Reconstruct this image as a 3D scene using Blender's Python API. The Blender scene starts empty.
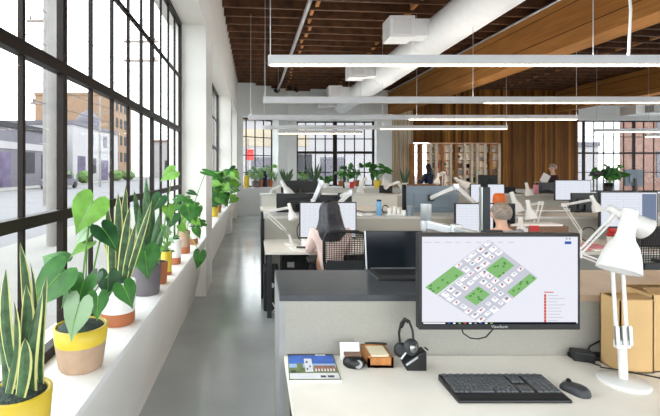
import bpy, math, random
from mathutils import Vector, Matrix, Quaternion
random.seed(7)
V = Vector
F, VX, VY, EYE = 420.0, 256.0, 169.0, 1.63
sc = bpy.context.scene
COL = sc.collection

def P(x, y, Y):
    return V(((x-VX)*Y/F, Y, EYE-(y-VY)*Y/F))

# ------------------------------------------------------------------ materials
def lin(c):
    return c/12.92 if c <= .04045 else ((c+.055)/1.055)**2.4
def hx(s):
    s = s.lstrip('#')
    return tuple(lin(int(s[i:i+2], 16)/255) for i in (0, 2, 4)) + (1,)
MATS = {}
def mat(name, col, rough=.5, metal=0, var=.12, scale=8, bump=0, emit=0, spec=.5, trans=0):
    if name in MATS: return MATS[name]
    m = bpy.data.materials.new(name); m.use_nodes = True
    nt = m.node_tree; b = nt.nodes['Principled BSDF']
    c = hx(col)
    tc = nt.nodes.new('ShaderNodeTexCoord')
    n = nt.nodes.new('ShaderNodeTexNoise'); n.inputs['Scale'].default_value = scale; n.inputs['Detail'].default_value = 4
    nt.links.new(tc.outputs['Object'], n.inputs['Vector'])
    r = nt.nodes.new('ShaderNodeValToRGB')
    r.color_ramp.elements[0].position = .3; r.color_ramp.elements[1].position = .7
    r.color_ramp.elements[0].color = tuple(max(0, x*(1-var)) for x in c[:3])+(1,)
    r.color_ramp.elements[1].color = tuple(min(1, x*(1+var)) for x in c[:3])+(1,)
    nt.links.new(n.outputs['Fac'], r.inputs['Fac'])
    nt.links.new(r.outputs['Color'], b.inputs['Base Color'])
    b.inputs['Roughness'].default_value = rough; b.inputs['Metallic'].default_value = metal
    b.inputs['Specular IOR Level'].default_value = spec
    if trans: b.inputs['Transmission Weight'].default_value = trans
    if emit:
        nt.links.new(r.outputs['Color'], b.inputs['Emission Color']); b.inputs['Emission Strength'].default_value = emit
    if bump:
        bp = nt.nodes.new('ShaderNodeBump'); bp.inputs['Strength'].default_value = bump; bp.inputs['Distance'].default_value = .01
        nt.links.new(n.outputs['Fac'], bp.inputs['Height']); nt.links.new(bp.outputs['Normal'], b.inputs['Normal'])
    MATS[name] = m
    return m

def stripe_mat(name, cols, axis='X', width=.12, rough=.6, grain=.4, gap=.06, stretch=(1, 1, .06), wrand=.4):
    """planks: one random tone per board, dark joints and grain along the boards"""
    m = bpy.data.materials.new(name); m.use_nodes = True
    nt = m.node_tree; N = nt.nodes.new; L = nt.links.new
    b = nt.nodes['Principled BSDF']; b.inputs['Roughness'].default_value = rough; b.inputs['Specular IOR Level'].default_value = .12
    tc = N('ShaderNodeTexCoord'); sp = N('ShaderNodeSeparateXYZ'); L(tc.outputs['Object'], sp.inputs[0])
    d = N('ShaderNodeMath'); d.operation = 'DIVIDE'; d.inputs[1].default_value = width; L(sp.outputs[axis], d.inputs[0])
    fl = N('ShaderNodeMath'); fl.operation = 'FLOOR'; L(d.outputs[0], fl.inputs[0])
    fr = N('ShaderNodeMath'); fr.operation = 'FRACT'; L(d.outputs[0], fr.inputs[0])
    wn = N('ShaderNodeTexWhiteNoise'); wn.noise_dimensions = '1D'; L(fl.outputs[0], wn.inputs['W'])
    rp = N('ShaderNodeValToRGB')
    while len(rp.color_ramp.elements) < len(cols): rp.color_ramp.elements.new(.5)
    for i, c in enumerate(cols):
        rp.color_ramp.elements[i].position = i/max(1, len(cols)-1); rp.color_ramp.elements[i].color = hx(c)
    L(wn.outputs['Value'], rp.inputs['Fac'])
    mp = N('ShaderNodeMapping'); mp.inputs['Scale'].default_value = stretch; L(tc.outputs['Object'], mp.inputs['Vector'])
    ns = N('ShaderNodeTexNoise'); ns.inputs['Scale'].default_value = 22; ns.inputs['Detail'].default_value = 5; L(mp.outputs[0], ns.inputs['Vector'])
    mx = N('ShaderNodeMix'); mx.data_type = 'RGBA'; mx.blend_type = 'MULTIPLY'; mx.inputs['Factor'].default_value = .7
    gr = N('ShaderNodeValToRGB'); gr.color_ramp.elements[0].position = .3; gr.color_ramp.elements[0].color = (grain, grain*.95, grain*.88, 1)
    gr.color_ramp.elements[1].position = .7; gr.color_ramp.elements[1].color = (1, 1, 1, 1)
    L(ns.outputs['Fac'], gr.inputs['Fac']); L(rp.outputs['Color'], mx.inputs['A']); L(gr.outputs['Color'], mx.inputs['B'])
    gp = N('ShaderNodeMath'); gp.operation = 'LESS_THAN'; gp.inputs[1].default_value = gap; L(fr.outputs[0], gp.inputs[0])
    m2 = N('ShaderNodeMix'); m2.data_type = 'RGBA'; L(gp.outputs[0], m2.inputs['Factor']); L(mx.outputs['Result'], m2.inputs['A'])
    m2.inputs['B'].default_value = (.008, .005, .003, 1)
    L(m2.outputs['Result'], b.inputs['Base Color'])
    MATS[name] = m
    return m

def glass_mat():
    m = bpy.data.materials.new('window glass'); m.use_nodes = True
    nt = m.node_tree; nt.nodes.clear(); N = nt.nodes.new
    o = N('ShaderNodeOutputMaterial'); t = N('ShaderNodeBsdfTransparent'); g = N('ShaderNodeBsdfGlossy'); mx = N('ShaderNodeMixShader')
    t.inputs[0].default_value = (.97, .985, .98, 1); g.inputs['Roughness'].default_value = .02
    lw = N('ShaderNodeLayerWeight'); lw.inputs[0].default_value = .5
    pw = N('ShaderNodeMath'); pw.operation = 'POWER'; pw.inputs[1].default_value = 5
    f = N('ShaderNodeMath'); f.operation = 'MULTIPLY_ADD'; f.inputs[1].default_value = .08; f.inputs[2].default_value = .008
    nt.links.new(lw.outputs['Facing'], pw.inputs[0]); nt.links.new(pw.outputs[0], f.inputs[0])
    nt.links.new(f.outputs[0], mx.inputs[0]); nt.links.new(t.outputs[0], mx.inputs[1]); nt.links.new(g.outputs[0], mx.inputs[2])
    nt.links.new(mx.outputs[0], o.inputs[0]); return m
GLASS = glass_mat()
SCR = .55

def emit_mat(name, col, s):
    if s < 2: s *= SCR
    m = bpy.data.materials.new(name); m.use_nodes = True
    nt = m.node_tree; nt.nodes.clear()
    o = nt.nodes.new('ShaderNodeOutputMaterial'); e = nt.nodes.new('ShaderNodeEmission')
    e.inputs[0].default_value = hx(col); e.inputs[1].default_value = s
    nt.links.new(e.outputs[0], o.inputs[0]); MATS[name] = m; return m

def screen_mat(name, base, line, sx, sy, s=1.0):
    """a lit screen showing a sheet of faint lines"""
    m = bpy.data.materials.new(name); m.use_nodes = True
    nt = m.node_tree; nt.nodes.clear(); N = nt.nodes.new; L = nt.links.new
    o = N('ShaderNodeOutputMaterial'); e = N('ShaderNodeEmission'); e.inputs[1].default_value = s*SCR
    tc = N('ShaderNodeTexCoord'); sp = N('ShaderNodeSeparateXYZ'); cb = N('ShaderNodeCombineXYZ')
    L(tc.outputs['Generated'], sp.inputs[0]); L(sp.outputs['X'], cb.inputs['X']); L(sp.outputs['Z'], cb.inputs['Y'])
    br = N('ShaderNodeTexBrick'); br.inputs['Color1'].default_value = hx(base); br.inputs['Color2'].default_value = hx(base)
    br.inputs['Mortar'].default_value = hx(line); br.inputs['Scale'].default_value = 1
    br.inputs['Brick Width'].default_value = sx; br.inputs['Row Height'].default_value = sy; br.inputs['Mortar Size'].default_value = min(sx, sy)*.09
    br.offset = .3
    L(cb.outputs[0], br.inputs['Vector']); L(br.outputs['Color'], e.inputs[0]); L(e.outputs[0], o.inputs[0])
    MATS[name] = m; return m

M = dict(
    white=mat('white paint', '#e9ebea', .6, var=.02, scale=3),
    warmwhite=mat('warm white wall paint', '#edeae4', .6, var=.02, scale=3),
    wallgrey=mat('pale grey wall paint', '#eaecea', .7, var=.02, scale=2),
    sill=mat('white sill', '#f1f1f0', .35, var=.02),
    bronze=mat('dark bronze frame', '#231a16', .5, 0, var=.2, spec=.2),
    desk=mat('pale maple laminate', '#f0eadf', .35, var=.05, scale=4),
    deskedge=mat('pale desk edge', '#d8cbb0', .5, var=.05),
    panel=mat('warm grey panel cloth', '#a6a49b', .9, var=.05, scale=140, bump=.08),
    panelC=mat('light grey panel cloth', '#cfcfc8', .9, var=.06, scale=120),
    ctop=mat('dark grey counter laminate', '#45494e', .3, var=.12, scale=14),
    cend=mat('mid grey end panel', '#9c9d9d', .5, var=.06),
    ctopw=mat('tan wood counter', '#c3aa90', .35, var=.1, scale=6),
    ctopl=mat('light grey counter', '#c2c2be', .35, var=.06),
    black=mat('black plastic', '#17181a', .42, var=.15),
    blackm=mat('matte black', '#141416', .8, var=.2, scale=30),
    dkgrey=mat('dark grey plastic', '#2f3235', .5, var=.1),
    blueblack=mat('blue black screen', '#1a2028', .22, var=.08, scale=3),
    greyscr=mat('blue grey monitor back', '#7a8894', .5, var=.05),
    keycap=mat('grey key cap', '#4d5256', .45, var=.06),
    palewood=mat('pale shelf wood', '#dccbb0', .6, var=.12, scale=8),
    silver=mat('silver metal', '#cfd2d4', .3, .6, var=.05),
    steel=mat('brushed steel', '#b5b7b6', .3, .9, var=.05),
    lampw=mat('white enamel', '#dddcd8', .3, var=.02),
    soil=mat('dark green gravel', '#3d4a44', .95, var=.5, scale=90, bump=1),
    yellow=mat('yellow glaze', '#dfc23a', .4, var=.06),
    tanpot=mat('tan clay', '#b99c83', .7, var=.07, scale=20),
    terra=mat('terracotta', '#b06a45', .75, var=.1),
    potwhite=mat('white glaze', '#eeeeea', .35, var=.03),
    potgrey=mat('dark grey clay', '#6b6669', .7, var=.08),
    leaf=mat('green leaf', '#3a7230', .42, var=.35, scale=16, spec=.3, trans=0),
    leafb=mat('bright green leaf', '#6b9f3a', .45, var=.25, scale=16, spec=.3),
    leafd=mat('deep green leaf', '#2b5730', .4, var=.35, scale=16, spec=.3),
    leafp=mat('pale silvery green leaf', '#8dab84', .4, var=.15, scale=10),
    snake=mat('banded snake leaf', '#41603c', .45, var=.45, scale=34),
    snakey=mat('yellow leaf margin', '#cfcf86', .45, var=.1),
    stem=mat('green stem', '#6d9a45', .5, var=.15),
    bark=mat('brown stem', '#5b4632', .8, var=.2),
    woodd=mat('dark ceiling wood', '#4a2d1a', .7, var=.4, scale=4, bump=.1),
    woodj=mat('joist wood', '#55351c', .7, var=.45, scale=5),
    woodb=mat('blocking wood', '#a8713c', .7, var=.25, scale=5),
    duct=mat('white duct', '#e6e9ea', .45, .1, var=.03),
    conduit=mat('galvanised pipe', '#bfc1c2', .35, .7, var=.06),
    pend=mat('white aluminium', '#d9dadb', .5, .0, var=.02),
    paper=mat('white paper', '#f3f2ee', .8, var=.02),
    pink=mat('pink paper', '#d8909c', .8, var=.25, scale=20),
    cardboard=mat('cardboard', '#c8a673', .85, var=.06, scale=6),
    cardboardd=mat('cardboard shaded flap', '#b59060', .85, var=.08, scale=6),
    boxbrown=mat('brown carton', '#7d5f4c', .8, var=.2, scale=12),
    woodbox=mat('striped oak', '#b3753b', .5, var=.3, scale=25),
    cream=mat('cream paper', '#eee0bf', .8, var=.04),
    orange=mat('orange plastic', '#d9661c', .5, var=.12),
    red=mat('red', '#c62a2a', .5, var=.15),
    blueb=mat('blue bottle', '#6ea9d6', .3, var=.05),
    navy=mat('navy cloth', '#1f2a44', .85, var=.2),
    skin=mat('skin', '#d9a384', .55, var=.05),
    skin2=mat('light skin', '#d8ab90', .55, var=.05),
    pinkshirt=mat('pale pink blouse', '#ecd2cb', .85, var=.08, scale=40),
    plaid=mat('grey check shirt', '#8b8f97', .9, var=.5, scale=60),
    maroon=mat('dark maroon shirt', '#351a22', .9, var=.15),
    jeans=mat('dark jeans', '#2b3342', .9, var=.2, scale=40),
    hairb=mat('black hair', '#2a2a30', .35, var=.5, scale=25),
    hairg=mat('grey hair', '#8f8378', .7, var=.35, scale=40),
    mesh=mat('chair mesh', '#33302f', .8, var=.3, scale=90),
    asphalt=mat('pale asphalt', '#656467', .9, var=.08, scale=.5),
    walk=mat('pale sidewalk', '#7a7875', .9, var=.06, scale=1),
    bgrey=mat('grey block wall', '#5f5c64', .9, var=.12, scale=.6),
    bwhite=mat('white render', '#959294', .9, var=.06, scale=.6),
    btan=mat('tan brick', '#7f6753', .9, var=.12, scale=1.5),
    bband=mat('pale tan band', '#a39684', .9, var=.12, scale=.5),
    bbrick=mat('red brick', '#77594f', .9, var=.2, scale=3),
    bdark=mat('dark opening', '#222126', .8, var=.2),
    mural=mat('purple mural', '#52485f', .9, var=.5, scale=.8),
    roofbrown=mat('brown fascia', '#6a4d38', .8, var=.15),
    polegrey=mat('weathered pole', '#7c7976', .8, var=.15, scale=2),
    polebrown=mat('timber pole', '#7d7068', .9, var=.2),
    shrub=mat('shrub green', '#56703c', .8, var=.4, scale=6),
    tealpost=mat('dark teal', '#152126', .5, var=.15),
)
M['boards'] = stripe_mat('dark vertical boards', ['#4a2d12', '#a86e2a', '#6b421a', '#c08236', '#553415', '#965f26'], 'X', .10, .55)
M['boardspale'] = stripe_mat('pale vertical boards', ['#c9b394', '#dac7aa', '#bba386'], 'X', .16, .6)
M['beam'] = stripe_mat('aged timber', ['#b07a40', '#a5713c', '#b8834a'], 'Z', .44, .65, stretch=(1, .07, 1), gap=.03, grain=.62)
M['deck'] = stripe_mat('ceiling deck', ['#2c1a0e', '#432815', '#382112'], 'Y', .14, .75, stretch=(.06, 1, 1))
M['scr_sheet'] = screen_mat('lit plan sheet', '#e3e6ee', '#d3d9e2', .09, .07, .85)
M['scr_doc'] = screen_mat('lit document', '#e2e6f0', '#d2d8e6', .4, .08, .85)
M['scr_white'] = emit_mat('lit white screen', '#e6e7f1', .88)
M['scr_blue'] = emit_mat('lit blue picture', '#8d9bb8', .6)
M['g_green'] = emit_mat('map green', '#8cc27c', .8)
M['g_green2'] = emit_mat('map dark green', '#5f9a52', .75)
M['g_grey'] = emit_mat('map grey', '#c9cbd6', .85)
M['g_grey2'] = emit_mat('map mid grey', '#9da0b0', .8)
M['g_white'] = emit_mat('map white', '#f4f4f8', .95)
M['g_red'] = emit_mat('map red', '#d2584a', .85)
M['g_dark'] = emit_mat('taskbar dark', '#20242c', .6)
M['g_blue'] = emit_mat('icon blue', '#3a63b0', .8)
M['led'] = emit_mat('warm led strip', '#ffdfb8', 10.0)
M['added_uplight'] = emit_mat('added uplight glow', '#fff6ee', 28.0)  # added glow that lifts the duct and upper walls

def floor_mat():
    m = mat('polished concrete', '#b2b9bb', .22, var=.16, scale=1.1, spec=.5)
    nt = m.node_tree; b = nt.nodes['Principled BSDF']
    n = nt.nodes.new('ShaderNodeTexNoise'); n.inputs['Scale'].default_value = 60; n.inputs['Detail'].default_value = 3
    tc = [x for x in nt.nodes if x.type == 'TEX_COORD'][0]; nt.links.new(tc.outputs['Object'], n.inputs['Vector'])
    r = nt.nodes.new('ShaderNodeMapRange'); r.inputs['To Min'].default_value = .08; r.inputs['To Max'].default_value = .24
    nt.links.new(n.outputs['Fac'], r.inputs['Value']); nt.links.new(r.outputs[0], b.inputs['Roughness'])
    b.inputs['IOR'].default_value = 1.85
    return m
M['floor'] = floor_mat()

# ------------------------------------------------------------------ mesh builder
class MB:
    def __init__(s): s.v = []; s.f = []; s.m = []; s.sm = []
    def add(s, vs, fs, m=0, smooth=False):
        o = len(s.v); s.v += [V(p) for p in vs]
        for f in fs: s.f.append([i+o for i in f]); s.m.append(m); s.sm.append(smooth)
        return s
    def box(s, lo, hi, m=0):
        x0, y0, z0 = lo; x1, y1, z1 = hi
        vs = [(x0, y0, z0), (x1, y0, z0), (x1, y1, z0), (x0, y1, z0), (x0, y0, z1), (x1, y0, z1), (x1, y1, z1), (x0, y1, z1)]
        return s.add(vs, [(3, 2, 1, 0), (4, 5, 6, 7), (0, 1, 5, 4), (1, 2, 6, 5), (2, 3, 7, 6), (3, 0, 4, 7)], m)
    def obox(s, c, size, R=None, m=0):
        a = MB().box([-k/2 for k in size], [k/2 for k in size])
        R = R or Matrix.Identity(3)
        return s.add([R @ p + V(c) for p in a.v], a.f, m)
    def bar(s, p, q, w, h, up=(0, 0, 1), m=0):
        p = V(p); q = V(q); d = (q-p); L = d.length; d.normalize()
        x = d.cross(V(up)); x = x.normalized() if x.length > 1e-5 else V((1, 0, 0)); u = x.cross(d)
        R = Matrix((x, d, u)).transposed()
        return s.obox((p+q)/2, (w, L, h), R, m)
    def prism(s, poly, d, m=0):
        """polygon (3-D points) pushed along the vector d"""
        n = len(poly); d = V(d); a = [V(p) for p in poly]; b = [p+d for p in a]
        return s.add(a+b, [list(range(n))[::-1], [i+n for i in range(n)]]+[(i, (i+1) % n, (i+1) % n+n, i+n) for i in range(n)], m)
    def tube(s, pts, r, n=8, m=0, cap=True):
        pts = [V(p) for p in pts]; k = len(pts)
        rs = r if isinstance(r, (list, tuple)) else [r]*k
        t = (pts[1]-pts[0]).normalized(); u = t.orthogonal().normalized()
        vs = []
        for i, p in enumerate(pts):
            tn = (pts[min(i+1, k-1)]-pts[max(i-1, 0)])
            tn = tn.normalized() if tn.length > 1e-9 else t
            u = (u - tn*u.dot(tn)); u = u.normalized() if u.length > 1e-6 else tn.orthogonal().normalized()
            w = tn.cross(u)
            vs += [p+(u*math.cos(a)+w*math.sin(a))*rs[i] for a in [2*math.pi*j/n for j in range(n)]]
        fs = [(i*n+j, i*n+(j+1) % n, (i+1)*n+(j+1) % n, (i+1)*n+j) for i in range(k-1) for j in range(n)]
        s.add(vs, fs, m, True)
        if cap: s.add(vs, [list(range(n))[::-1], [(k-1)*n+j for j in range(n)]], m)
        return s
    def lathe(s, prof, c=(0, 0, 0), axis=(0, 0, 1), n=24, m=0, sx=1, sy=1, cap0=True, cap1=True, smooth=True, ms=None):
        c = V(c); R = V((0, 0, 1)).rotation_difference(V(axis).normalized()).to_matrix()
        vs = []
        for r, z in prof: vs += [R @ V((r*math.cos(a)*sx, r*math.sin(a)*sy, z))+c for a in [2*math.pi*j/n for j in range(n)]]
        for i in range(len(prof)-1):
            s_ = [(i*n+j, i*n+(j+1) % n, (i+1)*n+(j+1) % n, (i+1)*n+j) for j in range(n)]
            if i == 0: o = len(s.v); s.v += [V(p) for p in vs]
            for f in s_: s.f.append([q+o for q in f]); s.m.append(ms[i] if ms else m); s.sm.append(smooth)
        k = len(prof)
        if cap0: s.add(vs[:n], [list(range(n))[::-1]], ms[0] if ms else m)
        if cap1: s.add(vs[(k-1)*n:], [list(range(n))], ms[-1] if ms else m)
        return s
    def ball(s, c, r, n=12, m=0, sx=1, sy=1, sz=1):
        pr = [(r*math.sin(math.pi*i/n), -r*sz*math.cos(math.pi*i/n)) for i in range(n+1)]
        return s.lathe(pr, c, n=n+4, m=m, sx=sx, sy=sy, cap0=False, cap1=False)
    def quad(s, a, b, c, d, m=0): return s.add([a, b, c, d], [(0, 1, 2, 3)], m)
    def build(s, name, mats, parent=None, bevel=0, seg=2, subsurf=0, loc=None):
        if not isinstance(mats, (list, tuple)): mats = [mats]
        me = bpy.data.meshes.new(name)
        off = V((0, 0, 0))
        if parent is not None:
            r = parent
            while r.parent: r = r.parent
            off = r.location.copy()
        elif loc is not None: off = V(loc)
        me.from_pydata([tuple(p-off) for p in s.v], [], s.f)
        for mt in mats: me.materials.append(M[mt] if isinstance(mt, str) else mt)
        for p, mi, sm in zip(me.polygons, s.m, s.sm): p.material_index = mi; p.use_smooth = sm
        me.update()
        o = bpy.data.objects.new(name, me); COL.objects.link(o)
        if parent is not None: o.parent = parent
        elif loc is not None: o.location = off
        if bevel:
            b = o.modifiers.new('bevel', 'BEVEL'); b.width = bevel; b.segments = seg; b.limit_method = 'ANGLE'; b.angle_limit = .6
        return o

def thing(name, label, cat, loc, group=None):
    o = bpy.data.objects.new(name, None); COL.objects.link(o); o.location = V(loc); o.empty_display_size = .05
    o['label'] = label; o['category'] = cat
    if group: o['group'] = group
    return o
def tag(o, label, cat, group=None):
    o['label'] = label; o['category'] = cat
    if group: o['group'] = group
    return o
def struct(o): o['kind'] = 'structure'; return o
def arc(p, q, sag, n=8, up=(0, 0, -1)):
    p = V(p); q = V(q); u = V(up)
    return [p.lerp(q, i/n)+u*sag*4*(i/n)*(1-i/n) for i in range(n+1)]

# ------------------------------------------------------------------ camera, world
cam = bpy.data.cameras.new('camera'); co = bpy.data.objects.new('camera', cam); COL.objects.link(co)
cam.sensor_width = 36; cam.lens = F/660*36; cam.shift_x = (330-VX)/660; cam.shift_y = -(208-VY)/660
cam.clip_start = .05; cam.clip_end = 400
co.location = (0, 0, EYE); co.rotation_euler = (math.pi/2, 0, 0); sc.camera = co
w = bpy.data.worlds.new('sky'); sc.world = w; w.use_nodes = True
bg = w.node_tree.nodes['Background']; bg.inputs[0].default_value = (.93, .97, 1, 1); bg.inputs[1].default_value = 2.3
sc.view_settings.view_transform = 'Standard'; sc.view_settings.look = 'None'; sc.view_settings.gamma = 1
sc.view_settings.use_curve_mapping = False; sc.view_settings.exposure = 1.15

# ------------------------------------------------------------------ the room
XW, XS, XB, ZS, ZH, ZC = -.963, -.637, -.774, .762, 3.48, 4.59
XO = -1.13
YB = 16.0
struct(MB().box((-1.2, -2.5, -.1), (18, 18.2, 0)).build('floor', 'floor'))
def wl(y0, y1, z0, z1): return MB().box((XO, y0, z0), (XS, y1, z1))
b = MB()
for y0, y1 in ((-.1, 5.37), (6.08, 10.6), (11.3, 13.9)):
    b.prism([(XO, y0, 0), (XB, y0, 0), (XB, y0, .06), (XS, y0, ZS-.03), (XO, y0, ZS-.03)], (0, y1-y0, 0))
for y0, y1 in ((-.1, .62), (5.37, 6.08), (10.6, 11.3), (13.9, 14.5)):
    b.box((XO, y0, 0 if y0 > 0 else ZS), (XS, y1, ZH))
b.box((XO, -.1, ZH), (XS, 14.5, 4.9))
struct(b.build('wall_left', 'warmwhite'))
b = MB()
for y0, y1 in ((.62, 5.37), (6.08, 10.6), (11.3, 13.9)): b.box((XO, y0, ZS-.03), (XS, y1, ZS))
struct(b.build('trim_1', 'sill'))
# canted wall between the left wall and the back wall
A = V((-.637, 14.5, 0)); B = V((1.2, YB, 0)); cd = (B-A).normalized(); cn = V((-cd.y, cd.x, 0))
ZS2 = .97
b = MB()
def cb(t0, t1, z0, z1, d0=0, d1=.4): b.prism([A+(B-A)*t0+cn*d0+V((0, 0, z0)), A+(B-A)*t1+cn*d0+V((0, 0, z0)), A+(B-A)*t1+cn*d1+V((0, 0, z0)), A+(B-A)*t0+cn*d1+V((0, 0, z0))], (0, 0, z1-z0))
cb(0, .10, 0, 4.9); cb(.80, 1.0, 0, 4.9); cb(.10, .80, 0, ZS2); cb(.10, .80, ZH, 4.9)
struct(b.build('wall_corner', 'wallgrey'))
# back wall
b = MB()
b.box((1.2, YB, 0), (1.55, YB+.4, 4.9)); b.box((1.55, YB, 0), (4.6, YB+.4, ZS2)); b.box((1.55, YB, ZH), (4.6, YB+.4, 4.9)); b.box((4.6, YB, 0), (5.18, YB+.4, 4.9))
struct(b.build('wall_back', 'wallgrey'))
b = MB()
b.box((5.98, YB, 2.64), (9.36, YB+.25, 4.9)); b.box((9.36, YB, 0), (12.27, YB+.25, 4.9)); b.box((5.98, YB, 0), (9.36, YB+.25, .5))
b.box((12.27, YB, 4.05), (18, YB+.25, 4.9))
struct(b.build('wall_boarded', 'boards'))
struct(MB().box((5.18, YB-.02, 0), (5.98, YB+.25, 3.6)).box((5.18, YB, 3.6), (5.98, YB+.25, 4.9)).build('trim_2', 'boardspale'))
struct(MB().box((12.27, YB-.02, ZH), (18, YB+.25, 4.05)).box((12.27, YB, 0), (18, YB+.25, .76)).build('wall_far_right', 'wallgrey'))
struct(MB().box((-1.2, -2.5, 2.7), (18, -2.4, 4.9)).box((-1.2, -2.5, 0), (18, -2.4, .8)).build('added_wall_behind', 'white'))  # unseen wall added behind the camera to keep sky light off the joists
struct(MB().box((17.9, -2.4, 0), (18.1, YB, .76)).box((17.9, -2.4, 3.9), (18.1, YB, 4.9)).box((17.9, 15.4, .76), (18.1, YB, 3.9)).box((17.9, 6.6, .76), (18.1, 7.3, 3.9)).build('wall_right', 'white'))  # unseen side wall; its openings are added to bring daylight to the back
# room behind the shelving
struct(MB().box((7.5, 18.0, 0), (11.0, 18.2, 4)).box((10.4, YB+.25, 0), (10.5, 18, 4)).build('wall_beyond', 'tanpot'))
# ceiling: deck and joists
ceil = struct(MB().box((-1.2, -2.0, 4.86), (18, YB+.4, 4.95)).build('ceiling', 'deck'))
y = 4.6
k = 0
while y < 16.6:
    jb = MB()
    x0, x1 = -.62, 17.8
    sl = .085
    if y+sl*x1 > YB: x1 = max(x0, (YB-.05-y)/sl)
    if y > YB-.1: x0 = x1
    if y+sl*x0 > 14.5:
        x0 = max(x0, -.6+(y-14.4)*1.25)
    if x1-x0 > .3:
        j = jb.bar((x0, y+sl*x0, 4.725), (x1, y+sl*x1, 4.725), .055, .27).build('joist', 'woodj', ceil)
        j.data.name = 'joist'
        for bx in (1.12, 2.95, 9.2):
            if x0 < bx < x1:
                MB().obox((bx+random.uniform(-.05, .05), y+sl*bx+.22, 4.73), (.06, .36, .2)).build('blocking', 'woodb', ceil)
    y += .447
bm_ = MB().bar((5.62, 3.5, 4.155), (5.25, YB, 4.155), .45, .87)
struct(bm_.build('ceiling_beam', 'beam'))
struct(MB().bar((11.9, 3.5, 4.2), (11.6, YB, 4.2), .4, .76).build('ceiling_beam', 'beam'))
# white steel rail along the beam's top edge
tag(MB().tube([(5.30, 3.6, 4.53), (4.96, YB-.1, 4.53)], .025).build('pipe', 'conduit'), 'thin silver pipe along the top edge of the heavy timber beam', 'pipe')

def window(name, p0, p1, z0, z1, vert, rails, depth=.06, inward=(1, 0, 0)):
    p0 = V(p0); p1 = V(p1); d = (p1-p0); L = d.length; d.normalize(); n = V(inward)
    o = MB()
    for t, wd in vert:
        c = p0+d*t; o.bar(c+V((0, 0, z0)), c+V((0, 0, z1)), wd, depth*(.55 if wd > .043 else .35), up=n)
    for z, h in rails:
        o.bar(p0+V((0, 0, z)), p1+V((0, 0, z)), depth*(.8 if h > .04 else .4), h)
    fr = struct(o.build(name, 'bronze'))
    g = MB().prism([p0+V((0, 0, z0)), p1+V((0, 0, z0)), p1+V((0, 0, z1)), p0+V((0, 0, z1))], n*.006)
    g.build('glass_pane', GLASS, fr)
    return fr
pan = .36
def vlist(posts_idx, n, start, end, wp=.055, wm=.026):
    return [(start+(end-start)*i/n, wp if i in posts_idx else wm) for i in range(n+1)]
RL = [(ZS+.025, .05), (1.407, .05), (2.124, .055), (2.795, .03), (ZH-.025, .05)]
window('window_1', (XW, .645, 0), (XW, 5.32, 0), ZS, ZH, [(0, .06)]+[((i*.36), .045 if i in (4, 9) else .022) for i in range(1, 13)]+[(4.675, .07)], RL)
window('window_2', (XW, 6.1, 0), (XW, 10.58, 0), ZS, ZH, vlist((0, 4, 8, 12), 12, 0, 4.48), RL)
window('window_3', (XW, 11.32, 0), (XW, 13.88, 0), ZS, ZH, vlist((0, 4, 7), 7, 0, 2.56), RL)
window('added_side_window', (18, 7.3, 0), (18, 15.4, 0), .76, 3.9, [(.9*i, .05) for i in range(10)], [(.8, .05), (1.55, .03), (2.3, .05), (3.1, .03), (3.87, .05)], inward=(-1, 0, 0))  # unseen window added in the right wall for more daylight
c0 = A+(B-A)*.10+cn*.36; c1 = A+(B-A)*.80+cn*.36
RB = [(ZS2+.025, .05), (1.5, .03), (2.13, .03), (2.8, .03), (ZH-.025, .05)]
window('window_4', c0, c1, ZS2, ZH, vlist((0, 4), 4, 0, (c1-c0).length, .08, .04), RB, inward=-cn)
window('window_5', (1.55, YB+.36, 0), (4.6, YB+.36, 0), ZS2, ZH, vlist((0, 4, 8), 8, 0, 3.05, .16, .042), [(ZS2+.025, .05), (1.5, .04), (2.27, .1), (2.8, .04), (ZH-.025, .05)], inward=(0, -1, 0))
window('window_6', (12.3, YB+.12, 0), (17.9, YB+.12, 0), .76, ZH, [(0, .04), (.27, .11)]+[(.27+.385*i, .11 if i == 5 else .035) for i in range(1, 14)], [(.785, .05), (1.5, .03), (2.24, .07), (2.86, .03), (ZH-.025, .05)], inward=(0, -1, 0))

# ------------------------------------------------------------------ ceiling services
duct = thing('air_duct', 'large round white air duct running under the wooden ceiling', 'duct', (3.14, 4, 3.95))
MB().lathe([(.3, 0), (.3, 11.3)], (3.14, 4, 3.95), (0, 1, 0), 32).build('duct_pipe', 'duct', duct)
for yy in (5, 7.6, 10.2, 12.8): MB().lathe([(.308, 0), (.308, .05)], (3.14, yy, 3.95), (0, 1, 0), 32).build('joint_ring', 'duct', duct)
for yy in (5.6, 8.6, 11.6, 14.2):
    MB().tube([(3.14, yy, 4.22), (3.14, yy, 4.62)], .012).build('hanger_rod', 'conduit', duct)
for i, yy in enumerate((6.95, 10.0, 12.75, 14.8)):
    v = MB().box((2.2, yy-.05, 3.8), (2.62, yy+.36, 4.16)).build('air_vent', 'duct', duct, .01)
    MB().box((2.6, yy, 3.84), (2.95, yy+.31, 4.12)).build('vent_neck', 'duct', v)
    MB().box((2.26, yy-.056, 3.85), (2.56, yy-.048, 4.11)).build('vent_grille', 'pend', v)
pipe = thing('conduit_pipe', 'slim grey conduit pipe running along the ceiling left of the duct', 'pipe', (.9, 5, 4.5))
MB().tube([(.95, 5, 4.5), (.83, 13.6, 4.5), (.78, 15.0, 4.48)], .042).build('pipe_run', 'conduit', pipe)
MB().obox((.78, 15.05, 4.47), (.14, .12, .14)).build('junction_box', 'blackm', pipe)
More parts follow.
